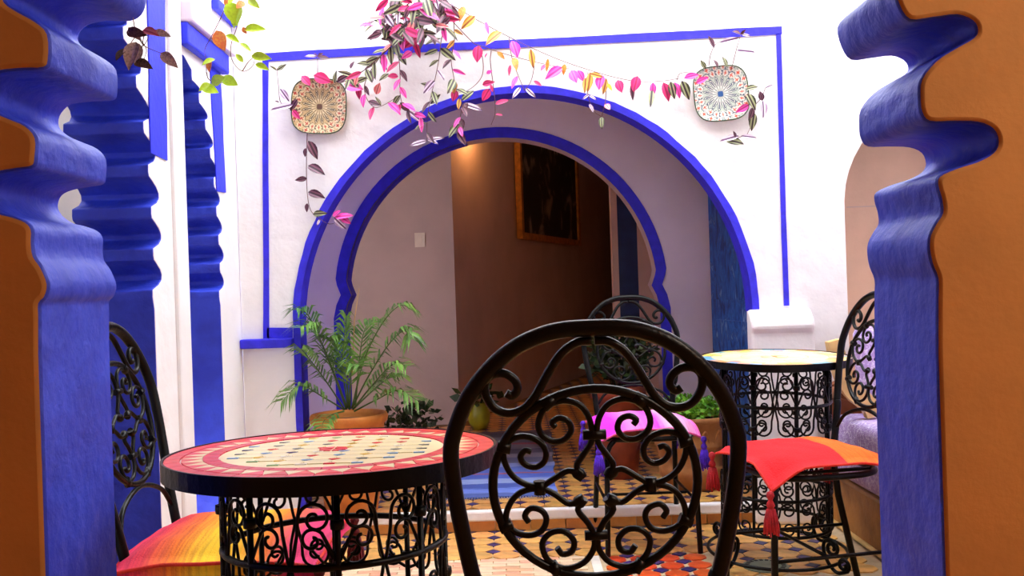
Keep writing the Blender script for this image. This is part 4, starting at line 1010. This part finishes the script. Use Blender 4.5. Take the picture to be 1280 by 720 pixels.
strand(cl, [(567, 24), (568, 50), (564, 74), (567, 95), (571, 115), (577, 130), (575, 150), (573, 166)], 11, ['magenta', 'purple', 'amber', 'zebra', 'pink'], (12, 19), d=4.03)
for k in range(92):
    a = RV.uniform(0, 2 * PI); q = math.sqrt(RV.random()); u = 515 + 50 * q * math.cos(a); v = 18 + 30 * q * math.sin(a)
    if u < 490: v += (490 - u) * 0.5
    a2 = RV.uniform(-0.5, PI + 0.5); l = RV.uniform(13, 25); dd = RV.uniform(3.90, 4.03)
    leaf_at(cl, P(u, v, dd), P(u + l * math.cos(a2), v + l * math.sin(a2) * 0.9 + 3, dd - RV.uniform(0, 0.05)), RV.choice(pool + ['magenta', 'purple']))
leaves(cl, [(534, 176, 512, 181, 'lilac', 0), (534, 176, 556, 172, 'lilac', 2), (534, 174, 548, 180, 'lilac', 2), (548, 62, 530, 68, 'zebra'), (540, 108, 526, 104, 'zebra'), (538, 130, 550, 118, 'zebra'), (500, 128, 512, 140, 'purple', 1), (512, 140, 530, 152, 'lilac'), (500, 130, 498, 140, 'magenta'), (486, 92, 474, 100, 'zebra'), (498, 96, 484, 94, 'magenta', 3), (470, 118, 474, 104, 'coral', 3), (578, 130, 604, 138, 'lilac', 2), (577, 126, 592, 112, 'zebra'), (576, 148, 580, 160, 'purple'), (574, 155, 560, 170, 'zebra', 1), (572, 165, 582, 180, 'purple'), (569, 102, 567, 116, 'amber', 1), (570, 112, 566, 126, 'magenta', 3), (584, 128, 578, 140, 'purple', 1)], 4.04)
# garland running to the white plate
o0 = P(700, 75, 4.06)
ga = thing('leaf_garland', 'thin vine of pink and amber leaves strung from the clump to the white plate', 'vine', o0)
for px in ([(545, 0), (562, 5), (600, 27), (640, 48), (665, 60), (700, 75), (735, 87), (770, 97), (800, 102), (830, 101), (850, 98), (866, 99)], [(565, 26), (590, 52), (600, 57), (640, 70), (680, 80), (712, 86)], [(600, 57), (604, 80), (602, 96), (592, 108), (578, 117)], [(614, 63), (613, 78), (617, 110), (619, 140), (614, 156)], [(636, 47), (640, 72), (648, 95), (657, 116)], [(668, 72), (667, 88), (663, 103), (655, 113)], [(735, 90), (735, 118), (742, 138), (752, 146)], [(757, 98), (757, 125), (752, 146)]):
    stem_of(ga, [wp(u, v, 4.06) for u, v in px], 0.0022)
leaves(ga, [(594, 20, 577, 35, 'amber', 1), (627, 40, 607, 53, 'amber', 1), (580, 8, 574, 25, 'rust'), (607, 27, 611, 43, 'pink', 2), (598, 57, 596, 77, 'magenta', 3), (640, 51, 648, 71, 'pink', 3), (663, 61, 667, 85, 'amber', 0), (621, 65, 631, 73, 'rust', 1), (642, 72, 646, 86, 'rust'), (638, 81, 636, 95, 'magenta', 2), (647, 95, 639, 110, 'pink'), (651, 109, 640, 123, 'lilac', 2), (657, 110, 670, 122, 'lilac', 2), (667, 101, 677, 107, 'magenta'), (685, 73, 683, 90, 'rust', 2), (681, 81, 676, 88, 'magenta'), (703, 84, 682, 97, 'pink', 1), (706, 80, 704, 93, 'rust', 1), (714, 88, 720, 102, 'pink', 3), (722, 88, 730, 101, 'pink', 3), (738, 90, 735, 115, 'amber', 0), (732, 97, 731, 116, 'amber', 0), (737, 92, 754, 96, 'amber', 0), (752, 93, 748, 111, 'pink', 3), (758, 98, 754, 118, 'amber'), (759, 104, 765, 113, 'lime', 0), (772, 100, 777, 115, 'magenta', 3), (790, 104, 791, 126, 'purple', 2), (797, 95, 792, 114, 'magenta', 3), (816, 103, 816, 121, 'pink', 1), (815, 112, 813, 134, 'zebra', 2), (829, 103, 837, 126, 'magenta', 1), (843, 103, 851, 122, 'pink', 1), (838, 102, 843, 123, 'zebra', 1), (852, 101, 862, 124, 'zebra', 1), (612, 111, 603, 126, 'magenta', 3), (613, 105, 616, 115, 'magenta'), (603, 106, 617, 102, 'magenta', 1), (619, 130, 636, 124, 'magenta', 0), (619, 143, 629, 144, 'magenta', 2), (608, 92, 615, 88, 'pink', 3), (736, 118, 728, 124, 'lilac', 2), (736, 119, 746, 125, 'lilac', 2), (736, 130, 743, 140, 'lilac', 1), (752, 146, 752, 160, 'zebra', 1), (757, 130, 762, 136, 'coral', 3), (855, 98, 874, 92, 'pink', 1), (606, 72, 609, 66, 'pink', 2)], 4.05)
# sprays round the white plate
o0 = P(905, 118, 4.06)
sp = thing('trailing_plant', 'thin purple striped sprigs growing around the white plate', 'plant', o0)
for px in ([(914, 88), (920, 64), (926, 43)], [(886, 82), (889, 66), (898, 53), (925, 47)], [(930, 120), (942, 128), (941, 150), (934, 168)], [(940, 135), (952, 122), (957, 110), (964, 107)], [(934, 168), (920, 173), (908, 176)], [(846, 100), (850, 92), (862, 90)]):
    stem_of(sp, [wp(u, v, 4.075) for u, v in px], 0.002)
leaves(sp, [(882, 86, 876, 75, 'zebra', 1), (908, 84, 904, 70, 'zebra', 1), (897, 84, 893, 74, 'purple', 1), (893, 60, 886, 44, 'purple'), (900, 53, 924, 47, 'lilac', 2), (926, 43, 917, 38, 'purple', 1), (926, 43, 932, 37, 'purple'), (926, 43, 939, 45, 'lilac', 2), (921, 63, 944, 65, 'lilac', 2), (932, 112, 948, 107, 'zebra', 1), (934, 117, 945, 136, 'zebra', 1), (936, 131, 921, 140, 'pink', 1), (943, 141, 939, 163, 'zebra', 1), (941, 134, 937, 150, 'purple', 1), (953, 126, 950, 114, 'purple', 3), (953, 126, 956, 146, 'lilac', 1), (957, 110, 966, 106, 'lilac', 2), (924, 170, 900, 176, 'lilac', 2), (905, 175, 931, 178, 'zebra', 1), (920, 172, 917, 164, 'purple'), (926, 170, 946, 172, 'lilac', 2), (870, 104, 885, 96, 'pink', 1)], 4.055)
# sprays round the ochre plate and the strand below it
o0 = P(400, 134, 4.06)
sq_ = thing('trailing_plant', 'purple striped sprigs around the ochre plate with a long strand hanging below', 'plant', o0)
for px in ([(397, 104), (397, 86), (397, 70)], [(372, 138), (352, 130), (348, 106), (346, 84)], [(384, 166), (383, 205), (384, 240), (388, 262), (398, 272), (412, 280), (426, 275)], [(440, 98), (425, 104), (412, 106)]):
    stem_of(sq_, [wp(u, v, 4.078) for u, v in px], 0.002)
leaves(sq_, [(377, 95, 388, 106, 'magenta', 3), (392, 94, 413, 102, 'magenta', 3), (421, 103, 436, 93, 'purple', 1), (436, 94, 448, 109, 'zebra', 1), (418, 104, 420, 88, 'zebra', 0), (430, 105, 453, 110, 'pink', 3), (448, 107, 449, 124, 'magenta', 1), (438, 86, 442, 76, 'purple', 1), (397, 71, 380, 70, 'lilac', 2), (397, 71, 403, 66, 'purple'), (397, 71, 412, 72, 'purple'), (397, 70, 392, 66, 'purple'), (346, 88, 337, 82, 'zebra', 2), (346, 88, 358, 80, 'zebra', 0), (350, 111, 361, 126, 'lilac', 1), (349, 128, 344, 126, 'purple'), (367, 131, 338, 137, 'lilac', 2), (372, 124, 362, 138, 'purple', 1), (366, 138, 374, 148, 'magenta', 1), (385, 176, 397, 198, 'purple', 1), (382, 185, 381, 196, 'purple', 1), (385, 207, 405, 216, 'purple', 1), (384, 223, 369, 225, 'purple', 1), (385, 240, 405, 246, 'purple', 1), (384, 254, 383, 265, 'purple', 1), (391, 268, 408, 266, 'zebra', 1), (400, 274, 396, 282, 'lilac', 2), (418, 272, 441, 268, 'pink', 0), (418, 272, 431, 286, 'lilac', 1), (416, 271, 425, 262, 'pink', 1), (424, 270, 438, 279, 'pink', 1)], 4.06)

# lime vine from above on the left
o0 = P(290, 0, 3.3)
lv = thing('leafy_vine', 'lime green vine with rusty leaf tips dangling beside the left wall', 'vine', o0)
for px in ([(284, -30), (283, 0), (277, 20), (264, 46), (256, 62), (258, 74)], [(303, -30), (299, 0), (297, 30), (289, 55), (290, 75), (303, 89), (316, 82), (319, 66)], [(264, 47), (270, 54), (276, 50)], [(258, 90), (262, 100), (280, 104)], [(258, 74), (258, 92)], [(303, 89), (310, 78), (316, 72)]):
    stem_of(lv, [P(u, v, 3.3) for u, v in px], 0.002, 'vine_wood')
leaves(lv, [(300, 6, 290, 33, 'lime', 3), (286, 2, 296, 30, 'lime', 3), (305, 2, 296, 9, 'rust', 3), (305, 37, 331, 34, 'lime', 1), (303, 34, 308, 42, 'rust', 3), (270, 38, 280, 62, 'rust', 3), (282, 44, 299, 51, 'lime', 1), (263, 72, 260, 90, 'rust', 1), (269, 74, 252, 79, 'lime', 1), (262, 104, 249, 112, 'lime', 1), (250, 108, 273, 114, 'lime', 3), (264, 104, 279, 96, 'lime', 3), (277, 97, 296, 105, 'lime', 3), (304, 78, 294, 66, 'lime', 1), (314, 70, 338, 72, 'lime', 1), (319, 80, 336, 86, 'lime', 1), (300, 54, 314, 64, 'lime', 2), (310, 0, 323, 8, 'lime', 1), (283, -4, 282, 10, 'rust', 0), (292, -6, 286, 4, 'lime', 1)], 3.28)
for u_, z_ in ((284, 2.55), (303, 2.62)):
    q_ = P(u_, -30, 3.3); stem_of(lv, [q_, Vector((q_.x - 0.03, 3.31, q_.z + 0.10)), Vector((XL + 0.06, 3.36, z_)), Vector((XL + 0.002, 3.37, z_ + 0.02))], 0.0022, 'vine_wood')
# dried sprig caught under the scalloped arch
o0 = P(168, 24, 1.545)
ds = thing('dried_sprig', 'withered brown leaf sprig caught on the scalloped blue arch', 'leaves', o0)
for px in ([(166, 22), (170, 40), (178, 55), (190, 62), (203, 67)], [(172, 42), (160, 58), (146, 72)], [(176, 46), (186, 40), (212, 43)], [(176, 50), (183, 62), (180, 74)], [(180, 44), (178, 58), (184, 50), (187, 42)]):
    stem_of(ds, [P(u, v, 1.55) for u, v in px], 0.0009, 'vine_wood')
leaves(ds, [(158, 40, 180, 42, 'dry', 1), (160, 34, 176, 50, 'dry_pale', 1), (178, 38, 196, 41, 'coral', 1), (190, 41, 212, 43, 'dry_pale', 1), (158, 60, 144, 73, 'dry', 0), (170, 52, 158, 82, 'dry_pale', 1), (174, 54, 168, 80, 'dry_pale', 3), (168, 78, 188, 82, 'dry', 1), (201, 66, 220, 82, 'dry_pale', 1)], 1.545)

# ------------------------------------------------------------------ potted plants
def pot_mesh(prof, matname, seg=40): return MB().lathe(prof, seg).mesh('pot', matname)
def frond_mesh(path, nleaf, ll, matname, droop=0.35, start=0.25, seed=0):
    rn = random.Random(seed); mb = MB(); c = catmull(path, 8); n = len(c)
    mb.tube(c, [0.0042 * (1 - 0.75 * i / n) for i in range(n)], 5, mi=1)
    for k in range(nleaf):
        t = start + (1 - start) * k / (nleaf - 1); i = min(n - 2, int(t * (n - 1))); p = c[i]
        ax = (c[i + 1] - c[i]).normalized()
        sd = ax.cross(Vector((0, 0, 1)))
        sd = sd.normalized() if sd.length > 0.05 else Vector((1, 0, 0))
        upv = sd.cross(ax).normalized()
        L_ = ll * (0.55 + 0.75 * math.sin(PI * (0.15 + 0.75 * t))) * rn.uniform(0.85, 1.12)
        for s_ in (-1, 1):
            d_ = (ax * rn.uniform(0.55, 0.8) + sd * s_ * rn.uniform(0.75, 1.0) + upv * rn.uniform(0.05, 0.35)).normalized()
            m_ = p + d_ * L_ * 0.5; e_ = p + d_ * L_ + Vector((0, 0, -droop * L_ * rn.uniform(0.6, 1.3))); wv = d_.cross(upv).normalized() * 0.0052
            q1, q2 = p + d_ * L_ * 0.12, m_ + Vector((0, 0, 0.01 * L_))
            mb.add([p, q1 - wv * .7, q1 + wv * .7, q2 - wv, q2 + wv, e_], [(0, 1, 2), (1, 3, 4, 2), (3, 5, 4)], 0, True)
    return mb.mesh('frond', [matname, 'palm_stem'])
PY = 4.165
pc = P(436, 517, PY)
pp = thing('potted_palm', 'feathery green palm growing in a wide terracotta pot', 'plant', (pc.x, PY, ZU + 0.001))
hz = pc.z - ZU
prof = [(0.08, 0.0), (0.112, 0.0), (0.125, 0.08), (0.143, 0.20), (0.150, hz - 0.06), (0.152, hz - 0.045), (0.165, hz - 0.035), (0.169, hz - 0.012), (0.163, hz), (0.150, hz - 0.002), (0.142, hz - 0.02), (0.14, hz - 0.05)]
part('pot', MB().lathe(prof, 44), 'terracotta', pp)
part('soil', MB().lathe([(0.0, hz - 0.035), (0.10, hz - 0.030), (0.144, hz - 0.045)], 30), 'soil', pp)
FR = [([(433, 512), (418, 470), (398, 420), (384, 392), (372, 388)], -0.12, 'palm_green'), ([(435, 510), (428, 460), (430, 425), (434, 394)], -0.02, 'palm_green'), ([(440, 510), (455, 450), (478, 404), (500, 382), (516, 388)], 0.02, 'palm_green'),
      ([(440, 510), (462, 468), (488, 428), (508, 412), (514, 424)], -0.06, 'palm_green'), ([(441, 512), (465, 482), (490, 456), (508, 458)], -0.10, 'palm_green'), ([(443, 514), (470, 500), (498, 488), (524, 502)], -0.15, 'palm_green'),
      ([(431, 512), (410, 480), (388, 450), (376, 436)], -0.14, 'palm_green'), ([(430, 512), (405, 497), (375, 482), (352, 502)], -0.18, 'palm_green'), ([(434, 510), (412, 452), (392, 410), (376, 410)], -0.16, 'palm_green'),
      ([(437, 512), (438, 478), (441, 456), (452, 458)], -0.16, 'palm_green'), ([(430, 514), (416, 518), (405, 526), (402, 538)], -0.20, 'palm_green'), ([(444, 510), (449, 452), (456, 412), (470, 402)], 0.12, 'palm_green'), ([(436, 510), (432, 470), (420, 432), (410, 424)], -0.12, 'palm_green'), ([(442, 511), (462, 492), (484, 474), (500, 470)], 0.08, 'palm_green')]
for k, (px, dd, mm_) in enumerate(FR):
    pts = []
    for i, (u, v) in enumerate(px):
        d_ = PY - 0.02 + dd * (i / (len(px) - 1)); pts.append(P(u, v, d_) - pp.location)
    link('frond', frond_mesh(pts, 21 if k not in (9, 10) else 12, 0.105 if k not in (10,) else 0.07, mm_, seed=k, droop=0.45, start=0.3), pp)
part('dry_stalk', MB().tube([P(440, 470, PY + 0.05) - pp.location, P(443, 400, PY + 0.05) - pp.location, P(449, 360, PY + 0.06) - pp.location], [0.003, 0.0022, 0.0012], 5), 'palm_dry', pp)

def small_leaf_foliage(root, c, rx, ry, rz_, n, ln, matname, seed, name='foliage', stems=10, zb=0.0):
    rn = random.Random(seed); mb = MB()
    for k in range(stems):
        a = rn.uniform(0, 2 * PI); q = rn.random() * 0.7
        mb.tube([(c[0] + rx * .3 * q * math.cos(a), c[1] + ry * .3 * q * math.sin(a), zb), (c[0] + rx * q * math.cos(a), c[1] + ry * q * math.sin(a), c[2])], 0.0025, 4)
    for k in range(n):
        while True:
            x, y, z = rn.uniform(-1, 1), rn.uniform(-1, 1), rn.uniform(-1, 1)
            if x * x + y * y + z * z < 1: break
        p = Vector((c[0] + x * rx, c[1] + y * ry, c[2] + z * rz_))
        d_ = Vector((rn.uniform(-1, 1), rn.uniform(-1, 1), rn.uniform(-.3, .9))).normalized(); l = ln * rn.uniform(.6, 1.2)
        s_ = d_.cross(Vector((rn.uniform(-1, 1), rn.uniform(-1, 1), rn.uniform(-1, 1)))).normalized() * l * 0.3
        mb.add([p, p + d_ * l * .5 - s_, p + d_ * l, p + d_ * l * .5 + s_], [(0, 1, 2, 3)])
    return tag(part(name, mb, matname, root), kind='stuff')
# herb planter behind the pink cushion
hy = 4.42; hc = P(862, 518, hy)
hp = thing('herb_planter', 'bright green herbs in a large ribbed terracotta planter', 'plant', (hc.x, hy, ZU + 0.001))
hh = hc.z - ZU
part('pot', MB().lathe([(0.09, 0.0), (0.125, 0.0), (0.13, 0.05), (0.145, 0.055), (0.15, 0.10), (0.142, 0.108), (0.155, 0.19), (0.165, 0.195), (0.163, 0.205), (0.168, hh - 0.03), (0.178, hh - 0.025), (0.18, hh - 0.004), (0.172, hh), (0.158, hh - 0.004), (0.155, hh - 0.04)], 44), 'terracotta_pale', hp)
for i in range(14):
    a = 2 * PI * i / 14; part('rib', MB().tube(catmull([(0.157 * math.cos(a - .16), 0.157 * math.sin(a - .16), 0.21), (0.168 * math.cos(a), 0.168 * math.sin(a), hh - 0.06), (0.157 * math.cos(a + .16), 0.157 * math.sin(a + .16), 0.21)], 5), 0.006, 5), 'terracotta_pale', hp)
part('soil', MB().lathe([(0.0, hh - 0.03), (0.157, hh - 0.03)], 24), 'soil', hp)
small_leaf_foliage(hp, (0, 0, hh + 0.03), 0.165, 0.165, 0.055, 900, 0.030, 'herb_green', 3, 'herbs', 20, hh - 0.04)
# dark planter by the inner arch
dy = 4.70; dc = P(772, 482, dy)
dpn = thing('potted_shrub', 'dark leafy shrub in a red terracotta pot by the inner arch', 'plant', (dc.x, dy, ZU + 0.001)); dh = dc.z - ZU
part('pot', MB().lathe([(0.06, 0.0), (0.085, 0.0), (0.10, 0.15), (0.125, dh - 0.06), (0.135, dh - 0.055), (0.140, dh), (0.125, dh), (0.12, dh - 0.04)], 36), 'terracotta_red', dpn)
part('soil', MB().lathe([(0.0, dh - 0.03), (0.122, dh - 0.03)], 24), 'soil', dpn)
small_leaf_foliage(dpn, (0.01, -0.02, dh + 0.15), 0.16, 0.12, 0.14, 420, 0.062, 'dark_leaf', 8, 'foliage', 16, dh - 0.04)
# dark trailing pot plant behind the palm
ty = 5.35; tc_ = P(515, 530, ty)
tp = thing('potted_shrub', 'dark drooping leafy plant in a small brown pot behind the palm', 'plant', (tc_.x, ty, ZU + 0.001))
part('pot', MB().lathe([(0.05, 0.0), (0.07, 0.0), (0.09, 0.12), (0.10, 0.15), (0.098, 0.165), (0.085, 0.16), (0.08, 0.13)], 30), 'terracotta_red', tp)
part('soil', MB().lathe([(0.0, 0.14), (0.084, 0.14)], 20), 'soil', tp)
small_leaf_foliage(tp, (0, 0, 0.20), 0.16, 0.13, 0.12, 240, 0.055, 'dark_leaf', 5, 'foliage', 14, 0.12)
# olive glazed vase by the corner
vy = 6.45; vc = P(599, 528, vy)
vz = thing('vase', 'small olive glazed vase with dark leaves standing by the room corner', 'vase', (vc.x, vy, ZU + 0.001))
part('body', MB().lathe([(0.035, 0.0), (0.05, 0.0), (0.072, 0.05), (0.076, 0.10), (0.06, 0.15), (0.05, 0.165), (0.058, 0.178), (0.046, 0.176), (0.04, 0.15)], 30), 'glaze_olive', vz)
small_leaf_foliage(vz, (0, 0, 0.22), 0.14, 0.08, 0.05, 60, 0.09, 'dark_leaf', 12, 'foliage', 9, 0.16)
